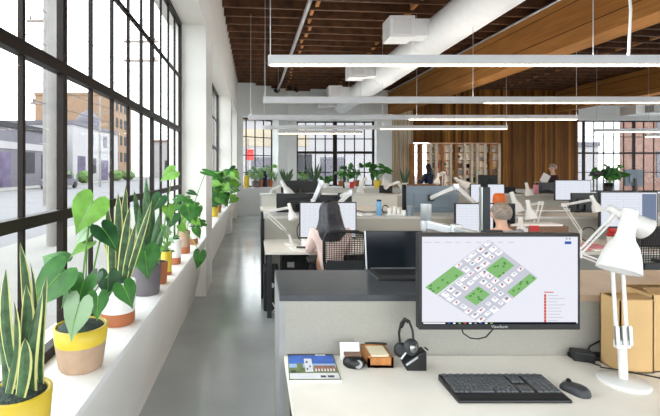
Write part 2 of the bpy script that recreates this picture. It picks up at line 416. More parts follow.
for i, (px, py, Y) in enumerate(((276, 91, 14.9), (289, 88, 14.6), (296, 90, 14.8))):
    q = P(px, py, Y); t = thing('ceiling_spotlight', ['small black spotlight at the end of the ceiling conduit', 'small black spotlight just right of the conduit end', 'small dark spotlight furthest right by the back ceiling corner'][i], 'spotlight', q)
    MB().lathe([(.05, -.09), (.06, .09)], q, (.4, -.8, -.4), 12).build('lamp_head', 'blackm', t)
    MB().tube([q, (q.x, q.y, 4.6)], .015).build('mount_stem', 'blackm', t)
# long pendant lights
LSPEC = [(3.80, .11, 6.2, .94, 'nearest and highest long white linear pendant light in the picture'),
         (6.0, .10, 6.1, .945, 'second long white linear pendant light counting from the front'),
         (8.1, -.15, 6.2, .955, 'third long linear pendant light, over the far desks'),
         (9.95, .16, 5.95, .945, 'fourth linear pendant light, ending before the boarded wall middle'),
         (11.3, .58, 2.85, .955, 'short linear pendant light in front of the far window')]
def pendant(Y, x0, x1, h, label, wires, cab=None, ang=0, hh=.085, lit=-9):
    z = EYE+h
    t = thing('pendant_light', label, 'pendant light', ((x0+x1)/2, Y, z), 'linear pendant lights')
    dy = ang*(x1-x0)
    b = MB().bar((x0, Y, z+hh/2), (x1, Y+dy, z+hh/2), .07, hh); b.build('housing', 'pend', t, .004)
    def dif(xa, xb, m): MB().bar((xa, Y+ang*(xa-x0), z-.003), (xb, Y+ang*(xb-x0), z-.003), .05, .006).build('light_diffuser', m, t)
    MB().bar((x0+.02, Y, z+hh+.0004), (x1-.02, Y+dy, z+hh+.0004), .03, .0006).build('added_uplight_strip', 'added_uplight', t)  # glowing strip added on top of the housing to brighten duct and ceiling
    if lit > x0: dif(x0+.02, lit, 'potwhite'); dif(lit+.005, x1-.02, 'led')
    else: dif(x0+.02, x1-.02, 'led')
    for xx in wires: MB().tube([(xx, Y+ang*(xx-x0), z+hh), (xx, Y+ang*(xx-x0), 4.62)], .004, 6).build('suspension_wire', 'conduit', t)
    if cab is not None:
        MB().tube([(cab, Y, z+hh), (cab+.02, Y, z+.5), (cab-.01, Y, z+.9), (cab+.01, Y, 4.6)], .011).build('power_cord', 'potwhite', t)
    return t
pendant(*LSPEC[0], wires=(.13, 3.05, 6.1), cab=3.37)
pendant(*LSPEC[1], wires=(.13, 3.1, 6.05), lit=3.26)
pendant(*LSPEC[2], wires=(-.1, 3.1, 6.18), lit=2.95)
pendant(*LSPEC[3], wires=(.2, 3.0, 5.93), lit=2.95)
pendant(*LSPEC[4], wires=(.6, 2.82))
pendant(10.6, 8.55, 12.6, .93, 'slanting slim pendant light in front of the far right window', (8.6, 12.5), ang=-.06)
pendant(12.2, 11.3, 15.6, .93, 'slim pendant light furthest right and deepest in the room', (11.4, 15.5), ang=-.04)
rd = thing('air_duct', 'grey rectangular duct and vents hung above the far right window', 'duct', (14.2, 13, 3.7))
MB().box((12.3, 13.6, 3.42), (17.5, 14.2, 3.72)).build('duct_pipe', 'duct', rd)
for xx in (12.6, 14.6, 16.4): MB().box((xx, 13.3, 3.45), (xx+.7, 13.6, 3.66)).build('air_vent', 'cend', rd)
for xx in (13, 16): MB().tube([(xx, 13.9, 3.7), (xx, 13.9, 4.6)], .015).build('hanger_rod', 'conduit', rd)

# ------------------------------------------------------------------ outdoors
struct(MB().box((-70, -25, -.32), (60, 110, -.22)).build('street_ground', 'asphalt'))
struct(MB().box((-5.6, -20, -.22), (XO, 60, -.1)).build('sidewalk', 'walk'))
struct(MB().box((-23.9, -10, -.22), (-20.5, 100, -.12)).build('sidewalk', 'walk'))
def building(name, label, lo, hi, wall, opens, roof=None, dome=None, face='x'):
    t = thing(name, label, 'building', ((lo[0]+hi[0])/2, (lo[1]+hi[1])/2, lo[2]))
    MB().box(lo, hi).build('wall', wall, t)
    MB().box((lo[0]-.15, lo[1]-.15, hi[2]-.5), (hi[0]+.15, hi[1]+.15, hi[2])).build('parapet', roof or wall, t)
    for i, (a0, a1, z0, z1, mm, nm) in enumerate(opens):
        if face == 'x': MB().box((hi[0]-.05, a0, z0), (hi[0]+.06, a1, z1)).build(nm, mm, t)
        else: MB().box((a0, lo[1]-.06, z0), (a1, lo[1]+.05, z1)).build(nm, mm, t)
    if dome: MB().lathe([(dome[3], 0), (dome[3], .8), (dome[3]*.9, 1.5), (dome[3]*.5, 2.3), (.12, 2.7), (.05, 3.4)], dome[:3], n=20).build('dome', 'bgrey', t)
    return t
G = -.22
building('warehouse', 'low grey warehouse with dark openings across the street', (-40, 26, G), (-24, 52, 6.2), 'bgrey',
         [(31, 35, G, 2.8, 'bdark', 'garage_door'), (38.5, 41, G, 3.2, 'mural', 'mural_panel'), (42.5, 45.5, 1.2, 3.4, 'bdark', 'window'), (47, 50.5, G, 3.2, 'bdark', 'garage_door'), (30, 51, 3.6, 4.3, 'bwhite', 'sign_band')], 'bdark')
building('townhouse', 'white building with small dome across the street', (-40, 55, G), (-24, 73, 8.0), 'bwhite',
         [(56.5, 59, G, 3.4, 'mural', 'mural_panel'), (60.5, 63, 1, 3.2, 'bdark', 'window'), (65, 68, G, 3.0, 'mural', 'garage_door'), (60.5, 62, 5, 6.8, 'bgrey', 'window'), (66, 67.5, 5, 6.8, 'bgrey', 'window')], 'bgrey', dome=(-26, 65, 8.0, 1.8))
building('brick_block', 'tall tan brick block behind the domed building', (-40, 76, G), (-26, 88, 15.5), 'btan',
         [(78+i*2.4, 79.2+i*2.4, 3+j*3.2, 4.8+j*3.2, 'bdark', 'window') for i in range(4) for j in range(4)], 'btan')
building('workshop', 'low brown and white workshop at the far street end', (-23, 92, G), (-8, 104, 8), 'bwhite',
         [(-20, -16, G, 3.5, 'bdark', 'garage_door'), (-14, -10, 1, 3.5, 'mural', 'mural_panel')], 'roofbrown', face='y')
building('storefront', 'pale storefront with a tan upper band seen through the far window', (-3, 42, G), (12.5, 52, 7.0), 'bwhite',
         [(-2, 5.2, 3.9, 5.6, 'bband', 'sign_band'), (3.2, 5.6, G, 3.1, 'bdark', 'entrance_door'), (-.5, 2.0, .6, 2.8, 'bgrey', 'window'), (6.4, 8.8, .6, 2.8, 'bgrey', 'window')], 'roofbrown', face='y')
building('brick_block', 'red brick block seen through the far right window', (27.0, 30, G), (36, 31.2, 9.5), 'bbrick',
         [(28.6+i*2.2, 29.8+i*2.2, 1+j*2.9, 2.9+j*2.9, 'bgrey', 'window') for i in range(3) for j in range(3)], 'bbrick', face='y')
building('office_block', 'low grey block with windows left of the red brick block', (24, 46, G), (37.5, 56, 4.6), 'bwhite',
         [(26, 28.5, 1.2, 3.4, 'bgrey', 'window'), (30, 33, 1.2, 3.4, 'bgrey', 'window')], 'bgrey', face='y')
t = thing('street_sign', 'red sign plate on a post outside the corner window', 'sign', (-.42, 22, G))
MB().tube([(-.42, 22, G), (-.42, 22, 3.2)], .04).build('post', 'polegrey', t); MB().box((-.52, 21.93, 2.1), (-.12, 21.96, 2.65)).build('sign_plate', 'red', t)
def pole(px, X, r, h, label, arms=()):
    Y = X*F/(px-VX); t = thing('utility_pole', label, 'utility pole', (X, Y, G))
    MB().tube([(X, Y, G), (X, Y, h)], [r, r*.85], 12).build('pole_shaft', 'polegrey', t)
    for z, l in arms:
        a = MB().bar((X-l, Y, z), (X+l, Y, z), .12, .12).build('crossarm', 'polebrown', t)
        for s in (-.8, .8): MB().lathe([(.05, 0), (.06, .12), (.03, .2)], (X+l*s, Y, z+.06), n=8).build('insulator', 'bgrey', a)
    return t
pole(52, -4.6, .12, 9.5, 'thick grey pole close outside the nearest window')
pole(45, -10.5, .11, 10.5, 'thin utility pole with crossarms behind the thick grey pole', ((9.0, .9), (7.5, .9), (4.9, .7)))
pole(141, -7.2, .14, 11, 'utility pole with crossarms far down the street', ((9.6, 1.1), (8.4, 1.1)))
pole(100, -16, .12, 9, 'slim pole across the street before the domed building', ((7.4, .8),))
for i, (z0, z1, X) in enumerate(((8.9, 9.4, -10), (7.6, 8.3, -10.4), (5.0, 5.6, -10.8), (6.1, 6.6, -11.2))):
    tag(MB().tube(arc((X, 8, z0), (X+2.6, 62, z1), .5, 12), .02, 5).build('power_line', 'dkgrey'), ['highest power line over the street outside', 'second highest power line over the street outside', 'lowest power line over the street outside', 'third highest power line over the street outside'][i], 'power line')
def shrub(c, r, label, n=70, group=None, ht=1.0):
    c = V(c); t = thing('shrub', label, 'shrub', c, group)
    mb = MB()
    for i in range(n):
        d = V((random.gauss(0, 1), random.gauss(0, 1), random.gauss(0, 1))).normalized(); p = c+V((d.x*r, d.y*r*1.2, ht*.55+d.z*ht*.5))*1
        s = random.uniform(.12, .2)*r; a = d.orthogonal().normalized()*s; bb = d.cross(a)
        mb.quad(p-a-bb*.5, p+a-bb*.5, p+a+bb*.5, p-a+bb*.9)
    mb.ball(c+V((0, 0, ht*.5)), r*.85, 8, sz=ht*.55/(r*.85))
    mb.build('foliage', 'shrub', t); MB().tube([c, c+V((0, 0, ht*.5))], .05).build('stem', 'bark', t)
for i, (px, X, r) in enumerate(((66, -21.5, .8), (84, -21.3, .9), (116, -21, 1.1), (128, -20.8, 1.3))):
    shrub((X, X*F/(px-VX), -.12), r, ['rounded green shrub beside the grey warehouse', 'green shrub before the purple mural', 'wide green shrub before the domed building', 'farthest green shrub along the street'][i], ht=1.5)
t = thing('parked_car', 'dark car parked across the street by the warehouse', 'car', (-18.5, 39.5, G))
cb_ = MB(); cb_.prism([(-19.3, 37.4, G+.3), (-19.3, 41.6, G+.3), (-19.3, 41.6, G+.8), (-19.3, 40.7, G+.95), (-19.3, 40, G+1.42), (-19.3, 38.6, G+1.42), (-19.3, 37.8, G+.95), (-19.3, 37.4, G+.85)], (1.7, 0, 0))
cb_.build('body', 'bgrey', t, .06)
for yy in (38.2, 40.8):
    for xx in (-19.32, -17.62): MB().lathe([(.32, -.1), (.32, .1)], (xx, yy, G+.32), (1, 0, 0), 16).build('wheel', 'blackm', t)
MB().box((-17.63, 38.5, G+.95), (-17.58, 40.1, G+1.35)).build('side_window', 'bdark', t)

# ------------------------------------------------------------------ plants
def pot(name, t, c, rb, rt, h, bands, soil=True):
    """bands: list of (height fraction, material) from the base up"""
    c = V(c); pr = []; ms = []; z = 0; mats = []
    for fr, mt in bands:
        mats.append(mt)
    prev = 0
    o = None
    b = MB()
    def R(f): return rb+(rt-rb)*f
    pr.append((R(0)*.93, 0)); pr.append((R(.02), .012*h/.2)); ms.append(0)
    for i, (fr, mt) in enumerate(bands):
        pr.append((R(fr), h*fr)); ms.append(i)
    k = len(bands)-1
    pr += [(R(1)-.012, h+.004), (R(1)-.016, h*.9)]; ms += [k, k]
    b.lathe(pr, c, n=28, ms=ms, cap1=False)
    p = b.build('pot', mats, t)
    MB().lathe([(R(1)-.014, h*.9), (R(1)*.8, h*1.0), (R(1)*.5, h*1.06), (.001, h*1.08)], c, n=22, cap0=False, cap1=False).build('soil', 'soil', t)
    return p
HEART = []
for i in range(22):
    a = 2*math.pi*i/22
    HEART.append((16*math.sin(a)**3/17, (13*math.cos(a)-5*math.cos(2*a)-2*math.cos(3*a)-math.cos(4*a))/17))
def hleaf(mb, base, d, nrm, L, W, curl=.25, fold=.15, m=0):
    """heart leaf: base is where the petiole meets it, d points to the tip"""
    base = V(base); d = V(d).normalized(); n = V(nrm); n = (n-d*n.dot(d)).normalized(); x = d.cross(n)
    vs = [base+n*0]; fs = []
    N = len(HEART)
    for k, s in enumerate((.4, .75, 1.0)):
        for hx_, hy in HEART:
            u = (.28-hy)*s/1.28*L*.95; v_ = hx_*s*W*.53
            vs.append(base+d*u+x*v_+n*(-curl*(max(u, 0)**2)/L-curl*.5*(v_*v_)/W*2+fold*abs(v_)))
    for i in range(N): fs.append((0, 1+i, 1+(i+1) % N))
    for k in range(2):
        for i in range(N): fs.append((1+k*N+i, 1+(k+1)*N+i, 1+(k+1)*N+(i+1) % N, 1+k*N+(i+1) % N))
    mb.add(vs, fs, m, True)
    rb = []
    for i in range(6):
        u = -.02*L+(L*.93)*i/5; c = base+d*u+n*(-curl*max(u, 0)**2/L+.0015); wv = W*.014*(1-i/6)+.0004
        rb += [c-x*wv, c+x*wv]
    mb.add(rb, [(2*i, 2*i+1, 2*i+3, 2*i+2) for i in range(5)], 1 if m != 1 else 3, True)
def sleaf(mb, base, tip, wd, side, bend=.03, tw=.3, n=9):
    """upright sword leaf with a pale margin"""
    base = V(base); tip = V(tip); d = tip-base; s = V(side).normalized(); dn = d.normalized(); s = (s-dn*s.dot(dn)).normalized(); f = dn.cross(s)
    vs = []
    for i in range(n+1):
        t = i/n; wv = wd*.5*(.62+1.1*t-.75*t*t)*(1-t**5)**.9 if t < 1 else 0
        q = Quaternion(dn, tw*t); ss = q @ s; ff = q @ f
        p = base+d*t+f*bend*4*t*(1-t)
        for j, u in enumerate((-1, -.72, 0, .72, 1)):
            vs.append(p+ss*u*wv+ff*wv*.35*(u*u))
    fs = []
    for i in range(n):
        for j in range(4):
            mi = 1 if j in (0, 3) else 0
            mb.add([vs[i*5+j], vs[i*5+j+1], vs[(i+1)*5+j+1], vs[(i+1)*5+j]], [(0, 1, 2, 3)], mi, True)
SILLG = 'potted plants on the near window sill'
def plantpot(label, px, Y, zs, rb, rt, h, bands, name='potted_plant', X=None, group=SILLG):
    x = (px-VX)*Y/F if X is None else X
    t = thing(name, label, 'plant', (x, Y, zs), group)
    pot('pot', t, (x, Y, zs), rb, rt, h, bands)
    return t, V((x, Y, zs+h*.9))
def leaves(t, root, specs, wob=.02):
    """specs: (px, py, depth offset, length, width, tip dir, normal, material index)"""
    fol = MB(); st = MB()
    for (px, py, dY, L, W, d, n, mi) in specs:
        Y = root.y+dY; q = P(px, py, Y)
        st.tube(arc(root+V((random.uniform(-1, 1)*wob, random.uniform(-1, 1)*wob, 0)), q, -.04, 7), .0035 if L < .13 else .0045, 6)
        hleaf(fol, q, d, n, L, W, m=mi)
    f = fol.build('foliage', ['leaf', 'leafb', 'leafd', 'leafp'], t); st.build('stem', 'stem', t)
    return f
# nearest snake plant, yellow pot
t, r = plantpot('snake plant with yellow edged leaves in a yellow pot, nearest on the sill', 19, 1.33, ZS, .085, .098, .165, [(1, 'yellow')], 'snake_plant')
fb = MB()
for (bx, tx, ty, wpx, dY, bd) in ((18, 20, 242, 12, .04, .02), (22, 6, 268, 13, .0, -.03), (20, 26, 284, 15, -.03, .02), (33, 43, 291, 17, .0, -.03), (27, 25, 338, 14, -.06, .01),
                                  (8, 2, 296, 14, .02, .0), (36, 47, 274, 9, .05, -.02), (12, 14, 300, 12, -.05, .02), (2, -10, 310, 14, .0, .02), (14, 30, 262, 9, .06, .03)):
    Y = 1.33+dY; sleaf(fb, r+V(((bx-19)*.0031*.9, dY*.9, -.01)), P(tx, ty, Y), wpx*Y/F*1.1, (1, -.25, 0), bd, random.uniform(-.5, .5))
fb.build('foliage', ['snake', 'snakey'], t)
# big heart-leaf plant, yellow and tan pot
t, r = plantpot('large heart-leaved plant in a tan pot with a yellow rim', 81, 1.85, ZS, .092, .115, .18, [(.62, 'tanpot'), (1, 'yellow')])
leaves(t, r, [
    (92, 203, .02, .165, .17, (-.35, -.35, -.75), (.15, -.8, .55), 1),
    (103, 229, .03, .135, .12, (.75, -.3, -.75), (.5, -.6, .6), 2),
    (88, 229, .1, .12, .11, (-.7, .1, -.6), (-.3, -.7, .6), 3),
    (88, 243, .08, .11, .09, (-.4, -.3, -.25), (0, -.4, .9), 1),
    (60, 274, -.12, .2, .19, (-.62, -.35, -.7), (-.2, -.8, .5), 0),
    (84, 281, -.08, .12, .12, (-.1, -.5, -.8), (-.1, -.85, .5), 0),
    (108, 276, .05, .12, .1, (.1, -.3, -.9), (.45, -.8, .3), 2),
    (96, 276, -.03, .1, .09, (-.3, -.3, -.6), (-.5, -.7, .4), 2),
    (79, 305, -.15, .165, .13, (-.25, -.2, -.95), (-.15, -.95, .25), 3),
    (98, 297, -.13, .1, .09, (.1, -.4, -.9), (.3, -.85, .3), 0),
    (124, 287, -.02, .11, .1, (.5, -.4, -.75), (.2, -.75, .65), 0),
    (60, 262, .05, .13, .12, (-.6, .2, .2), (-.2, -.5, .8), 0),
    (74, 290, .06, .1, .1, (-.5, -.3, -.6), (-.4, -.8, .4), 0)])
# third: white pot with terracotta foot, variegated sword leaves
t, r = plantpot('snake plant with pale striped leaves in a white pot with terracotta foot', 118, 2.38, ZS, .092, .1, .235, [(.3, 'terra'), (1, 'potwhite')], 'snake_plant')
fb = MB()
for (bx, tx, ty, wpx, dY, bd) in ((112, 107, 205, 9, .0, .02), (117, 118, 192, 10, .03, .0), (120, 130, 206, 9, -.02, -.03), (114, 111, 230, 9, -.05, .02), (123, 136, 222, 8, .0, -.05), (119, 126, 184, 8, .06, .0), (124, 152, 200, 7, .05, -.12), (116, 104, 240, 8, .05, .05)):
    Y = 2.38+dY; sleaf(fb, r+V(((bx-118)*.0056, dY*.8, -.01)), P(tx, ty, Y), wpx*Y/F, (1, .2, 0), bd, random.uniform(-.6, .6))
fb.build('foliage', ['snake', 'snakey'], t)
# fourth: dark grey pot, tall snake plant, one big heart leaf in front
t, r = plantpot('tall dark snake plant in a dark grey pot', 146, 2.94, ZS, .093, .106, .2, [(1, 'potgrey')], 'snake_plant')
fb = MB()
for (bx, tx, ty, wpx, dY, bd) in ((146, 146, 177, 8, .0, .01), (142, 139, 206, 7, -.04, .0), (150, 160, 212, 7, .0, -.02), (148, 152, 196, 8, .05, .0), (144, 134, 190, 7, .04, .02), (152, 164, 226, 6, -.04, -.02), (140, 129, 226, 6, .0, .02)):
    Y = 2.94+dY; sleaf(fb, r+V(((bx-146)*.006, dY*.8, -.01)), P(tx, ty, Y), wpx*Y/F*1.15, (1, .1, 0), bd, random.uniform(-.5, .5))
fb.build('foliage', ['snake', 'leaf'], t)
t2, r2 = plantpot('heart-leaved plant behind the dark grey pot, one big leaf hanging in front', 160, 3.2, ZS, .05, .06, .16, [(1, 'terra')])
leaves(t2, r2, [(145, 252, -.5, .19, .2, (.2, -.35, -.85), (.25, -.85, .5), 0), (160, 198, 0, .13, .12, (-.4, -.3, -.8), (.2, -.8, .5), 2), (168, 208, .0, .11, .1, (.3, -.3, -.8), (.2, -.8, .4), 1), (173, 172, .05, .13, .15, (-.7, -.2, -.4), (.1, -.7, .7), 1), (178, 198, .02, .12, .1, (.8, -.3, -.1), (0, -.5, .8), 0)])
t, r = plantpot('small airy plant in a narrow yellow pot', 166.5, 3.46, ZS, .042, .047, .19, [(.15, 'terra'), (1, 'yellow')])
leaves(t, r, [(158+random.uniform(0, 18), 226+random.uniform(0, 26), random.uniform(-.08, .08), .07, .035, (random.uniform(-1, 1), -.3, random.uniform(-.3, .8)), (0, -.8, .5), random.choice((0, 1, 3))) for i in range(16)])
t, r = plantpot('leafy plant in a white pot with terracotta foot behind the narrow yellow pot', 175, 3.85, ZS, .052, .06, .225, [(.28, 'terra'), (1, 'potwhite')])
leaves(t, r, [(173, 216, -.1, .13, .13, (-.2, -.3, -.8), (.2, -.9, .4), 2), (188, 209, .0, .15, .15, (.2, -.3, -.8), (.2, -.8, .5), 0), (181, 226, -.05, .09, .09, (.5, -.3, -.6), (.3, -.8, .5), 1), (190, 192, .05, .1, .07, (.8, -.3, -.2), (0, -.6, .8), 2)])
t, r = plantpot('trailing heart-leaved plant in a tan pot near the end of the sill', 184, 4.35, ZS, .062, .066, .23, [(.3, 'terra'), (1, 'tanpot')])
leaves(t, r, [(196, 229, -.15, .12, .1, (.5, -.4, -.8), (.4, -.8, .4), 0), (200, 254, -.35, .16, .14, (-.1, -.3, -.95), (.5, -.85, .1), 0), (206, 172, .0, .2, .1, (.8, -.2, -.2), (0, -.6, .8), 0), (193, 210, .0, .15, .14, (.3, -.4, -.7), (.3, -.8, .4), 0), (187, 214, -.1, .13, .12, (-.4, -.4, -.7), (-.1, -.8, .5), 1), (178, 205, .0, .13, .12, (-.6, -.3, -.5), (-.1, -.8, .5), 0)])
t, r = plantpot('bushy plant in a white and terracotta pot, last on the near sill', 193, 4.85, ZS, .055, .062, .2, [(.35, 'terra'), (1, 'potwhite')])
leaves(t, r, [(184+random.uniform(0, 20), 196+random.uniform(0, 28), random.uniform(-.12, .12), .11, .1, (random.uniform(-1, 1), -.4, random.uniform(-.9, .1)), (random.uniform(-.4, .4), -.8, .5), random.choice((0, 0, 1, 2))) for i in range(14)])
SG2 = 'potted plants on the second window sill'
for i, (px, Y, nm, bands, x0, x1, y0, y1, n, rt) in enumerate((
        (214, 7.7, 'bushy green plant in a yellow pot at the front of the second sill', [(1, 'yellow')], 207, 228, 176, 203, 26, .1),
        (219, 8.4, 'green plant in a terracotta pot in the middle of the second sill', [(1, 'terra')], 213, 236, 170, 200, 26, .1),
        (225, 9.4, 'green plant in a white pot at the far end of the second sill', [(1, 'potwhite')], 218, 238, 168, 192, 18, .09))):
    t, r = plantpot(nm, px, Y, ZS, rt*.85, rt, .2, bands, X=-.78, group=SG2)
    leaves(t, r, [(random.uniform(x0, x1), random.uniform(y0, y1), random.uniform(-.3, .2), .2, .17, (random.uniform(-1, 1), -.4, random.uniform(-.9, .2)), (random.uniform(-.4, .4), -.8, .5), random.choice((0, 0, 1, 2))) for _ in range(n)])


# ------------------------------------------------------------------ desks and counters
ZD, ZCT = .73, 1.02
def desk(label, x0, x1, y0, y1, group=None):
    t = thing('desk', label, 'desk', ((x0+x1)/2, (y0+y1)/2, 0), group)
    MB().box((x0, y0, ZD-.03), (x1, y1, ZD)).build('desktop', 'desk', t, .003)
    for xx in (x0+.05, x1-.05):
        for yy in (y0+.06, y1-.06): MB().box((xx-.025, yy-.025, 0), (xx+.025, yy+.025, ZD-.03)).build('leg', 'dkgrey', t)
    MB().box((x0+.07, y1-.09, ZD-.1), (x1-.07, y1-.06, ZD-.03)).build('crossbar', 'dkgrey', t)
    return t
def counter(label, x0, x1, y0, y1, top, panel, group=None, zt=ZCT):
    end = x0 < .7
    t = thing('storage_counter', label, 'counter', ((x0+x1)/2, (y0+y1)/2, 0), group)
    MB().box((x0, y0+.001, zt-.03), (x1, y1, zt)).build('countertop', top, t, .003)
    MB().box((x0+(.03 if end else 0), y0+.001, 0), (x1, y0+.03, zt-.03)).build('front_panel', panel, t)
    MB().box((x0, y0+(.001 if end else .031), 0), (x0+.03, y1, zt-.03)).build('end_panel', 'cend', t)
    MB().box((x1-.03, y0+.03, 0), (x1-.002, y1-.02, zt-.03)).build('end_panel', 'cend', t)
    MB().box((x0+.03, y1-.05, 0), (x1-.03, y1-.02, zt-.03)).build('back_panel', 'cend', t)
    return t
DG = 'pale desks in rows'; CG = 'storage counters between the rows'
desk('pale maple desk nearest the camera, with keyboard and mouse', .135, 2.3, 1.24, 2.03)
counter('dark grey topped counter behind the nearest desk, carrying the laptop', .113, 1.02, 2.03, 2.54, 'ctop', 'panel')
counter('tan wood topped counter behind the nearest desk lamp', 1.02, 3.2, 2.03, 2.54, 'ctopw', 'panel')
YB0, YB1, YB2 = 4.55, 5.4, 5.9
desk('pale desk where the woman in pink sits', .098, 1.55, YB0, YB1)
desk('pale desk where the grey-haired man sits', 1.56, 3.35, YB0, YB1)
desk('pale desk at far right under the wide monitor with pink papers', 3.36, 5.6, YB0, YB1)
counter('light grey counter behind the woman, with a blue bottle', .105, 2.0, YB1, YB2, 'ctopl', 'panel')
counter('light grey counter behind the grey-haired man', 2.0, 3.7, YB1, YB2, 'ctopl', 'panel')
counter('light grey counter at right behind the wide monitor', 3.7, 6.0, YB1, YB2, 'ctopl', 'panel')
YC0, YC1, YC2 = 9.2, 10.1, 10.6
desk('far pale desk in the third row at left', .1, 3.3, YC0, YC1)
desk('far pale desk in the third row below the lit wide screen', 3.31, 8.6, YC0, YC1)
counter('third row counter at left with white lamp on its end', .1, 3.4, YC1, YC2, 'ctopl', 'panelC')
counter('third row counter in front of the plant shelving', 3.4, 6.1, YC1, YC2, 'ctopl', 'panel')
counter('third row counter at right holding the dark leafy plant', 6.1, 10.4, YC1, YC2, 'ctopl', 'panel')
YD1, YD2 = 13.3, 13.8
counter('farthest counter at left, by the back windows', .6, 4.6, YD1, YD2, 'ctopl', 'panelC')
counter('farthest counter in front of the shelving', 4.6, 9.4, YD1, YD2, 'boxbrown', 'panelC')

# ------------------------------------------------------------------ monitors, lamps, arms, chairs
def monitor(label, box, Y, face='front', scr='scr_doc', zs=None, shell='black', stand='foot', bez=.014, name='monitor', deep=.035, foot_y=None, group=None):
    x0, y0, x1, y1 = box; a = P(x0, y1, Y); c = P(x1, y0, Y); cx = (a.x+c.x)/2
    zs = a.z-.08 if zs is None else zs
    if face == 'back': ys, ye = Y, Y+deep
    else: ys, ye = Y, Y+deep
    fy = (Y+.09 if face == 'front' else Y-.03) if foot_y is None else foot_y
    t = thing(name, label, 'monitor', (cx, fy, zs), group)
    h = MB().box((a.x, ys, a.z), (c.x, ye, c.z)).build('housing', shell, t, .004)
    if face == 'front':
        if scr:
            p = MB().box((a.x+bez, Y-.002, a.z+bez*1.4), (c.x-bez, Y+.004, c.z-bez)); p.build('screen', scr, t)
        MB().box((cx-(c.x-a.x)*.3, ye-.004, a.z+(c.z-a.z)*.25), (cx+(c.x-a.x)*.3, ye+.02, a.z+(c.z-a.z)*.8)).build('rear_cover', shell, t, .008)
    else:
        MB().box((cx-(c.x-a.x)*.3, Y-.018, a.z+(c.z-a.z)*.2), (cx+(c.x-a.x)*.3, Y+.004, a.z+(c.z-a.z)*.75)).build('rear_cover', shell, t, .008)
        MB().box((a.x+bez, ye-.003, a.z+bez), (c.x-bez, ye+.002, c.z-bez)).build('screen', 'blueblack', t)
    if stand == 'foot':
        ny = Y+deep+.02 if face == 'front' else Y-.03
        MB().bar((cx, fy, zs+.008), (cx, ny, max(zs+.05, a.z+(c.z-a.z)*.45)), .06, .022, up=(0, 1, 0)).build('stand_neck', 'black', t, .004)
        MB().box((cx-.12, fy-.09, zs), (cx+.12, fy+.09, zs+.012)).build('stand_base', 'black', t, .004)
    return t

def rods(mb, p, q, sep, r, side=(1, 0, 0), m=0):
    d = (V(q)-V(p)).normalized(); s = V(side); s = (s-d*s.dot(d)); s = s.normalized() if s.length > 1e-4 else V((0, 1, 0))
    mb.tube([V(p)+s*sep, V(q)+s*sep], r, 8, m); mb.tube([V(p)-s*sep, V(q)-s*sep], r, 8, m)
def shade(t, neck, aim, s, bulb=True, name='lamp_shade'):
    """neck: where the arm holds it, aim: the way the mouth looks, s: overall length"""
    a = V(aim).normalized(); c = V(neck)-a*s*.12
    pr = [(.001, -.14), (.13, -.135), (.14, -.11), (.14, .06), (.155, .09), (.16, .26), (.19, .36), (.27, .46), (.335, .6), (.38, .76), (.4, .86), (.405, .87), (.385, .86), (.36, .75), (.31, .6), (.2, .42)]
    o = MB().lathe([(r*s*.72, z*s) for r, z in pr], c, a, 28, cap0=False, cap1=False).build(name, 'lampw', t)
    if bulb: MB().ball(c+a*s*.6, s*.13, 10).build('bulb', 'potwhite', t)
    return o
def lamp(label, base, elbow, neck, aim, s, rb=.09, sep=.016, rr=.0055, name='desk_lamp', low=None, group='white articulated desk lamps', springs=True, disc=True):
    base = V(base); elbow = V(elbow); neck = V(neck)
    if abs(base.z-ZCT) < .06: base.z = ZCT
    t = thing(name, label, 'lamp', base, group)
    hz = base+V((0, 0, .022))
    if disc:
        MB().lathe([(rb*.97, 0), (rb, .006), (rb, .012), (rb*.96, .017), (.02, .021)], base, n=40).build('base', 'lampw', t)
    else:
        MB().lathe([(.03, 0), (.03, .05), (.02, .055)], base, n=16).build('base', 'lampw', t)
    piv = low and V(low) or base+V((0, 0, .07))
    MB().tube([hz-V((0, 0, .006)), piv], rr*2.2, 10).build('pivot_post', 'lampw', t)
    side = V((1, 0, 0)) if abs((elbow-piv).normalized().x) < .9 else V((0, 0, 1))
    la = MB(); rods(la, piv, elbow, sep, rr, side); la.obox(piv, (sep*2.6, .02, .03)); l = la.build('lower_arm', 'lampw', t)
    if springs:
        for k in (-1, 0, 1):
            d = (elbow-piv); p = piv+V((k*sep*1.25, -.012, -.0)); 
            MB().tube([p, p+d.normalized()*min(.075, d.length*.3)], rr*1.25, 8).build('spring', 'steel', t)
    e = MB().obox(elbow, (sep*2.6, .022, .04)); e.build('elbow_joint', 'lampw', t)
    ua = MB(); rods(ua, elbow, neck, sep*.75, rr, side if abs((neck-elbow).normalized().z) < .8 else V((1, 0, 0))); ua.build('upper_arm', 'lampw', t)
    shade(t, neck, aim, s)
    return t
def monitor_arm(label, base, zc, joints, r=.028, mt='silver'):
    base = V(base); t = thing('swivel_mount_stand', label, 'monitor stand', base, 'swivelling monitor stands')
    MB().box(base-V((.05, .05, 0)), base+V((.05, .05, .012))).build('clamp_base', 'silver', t, .003)
    MB().tube([base+V((0, 0, .01)), V((base.x, base.y, zc-.1)), V((base.x, base.y, zc-.095)), V((base.x, base.y, zc))], [r*.7, r*.7, r*1.1, r*1.1], 14).build('column', mt, t)
    b = MB()
    pts = [V(j) for j in joints]
    for i in range(len(pts)-1):
        MB().bar(pts[i], pts[i+1], r*1.5, r*1.7).build('arm_segment', mt, t, .006)
        MB().lathe([(r*1.05, -r*1.3), (r*1.15, 0), (r*1.05, r*1.3)], pts[i], n=16).build('joint', 'silver', t)
    MB().obox(pts[-1], (.09, .02, .09)).build('mount_plate', 'dkgrey', t, .003)
    return t

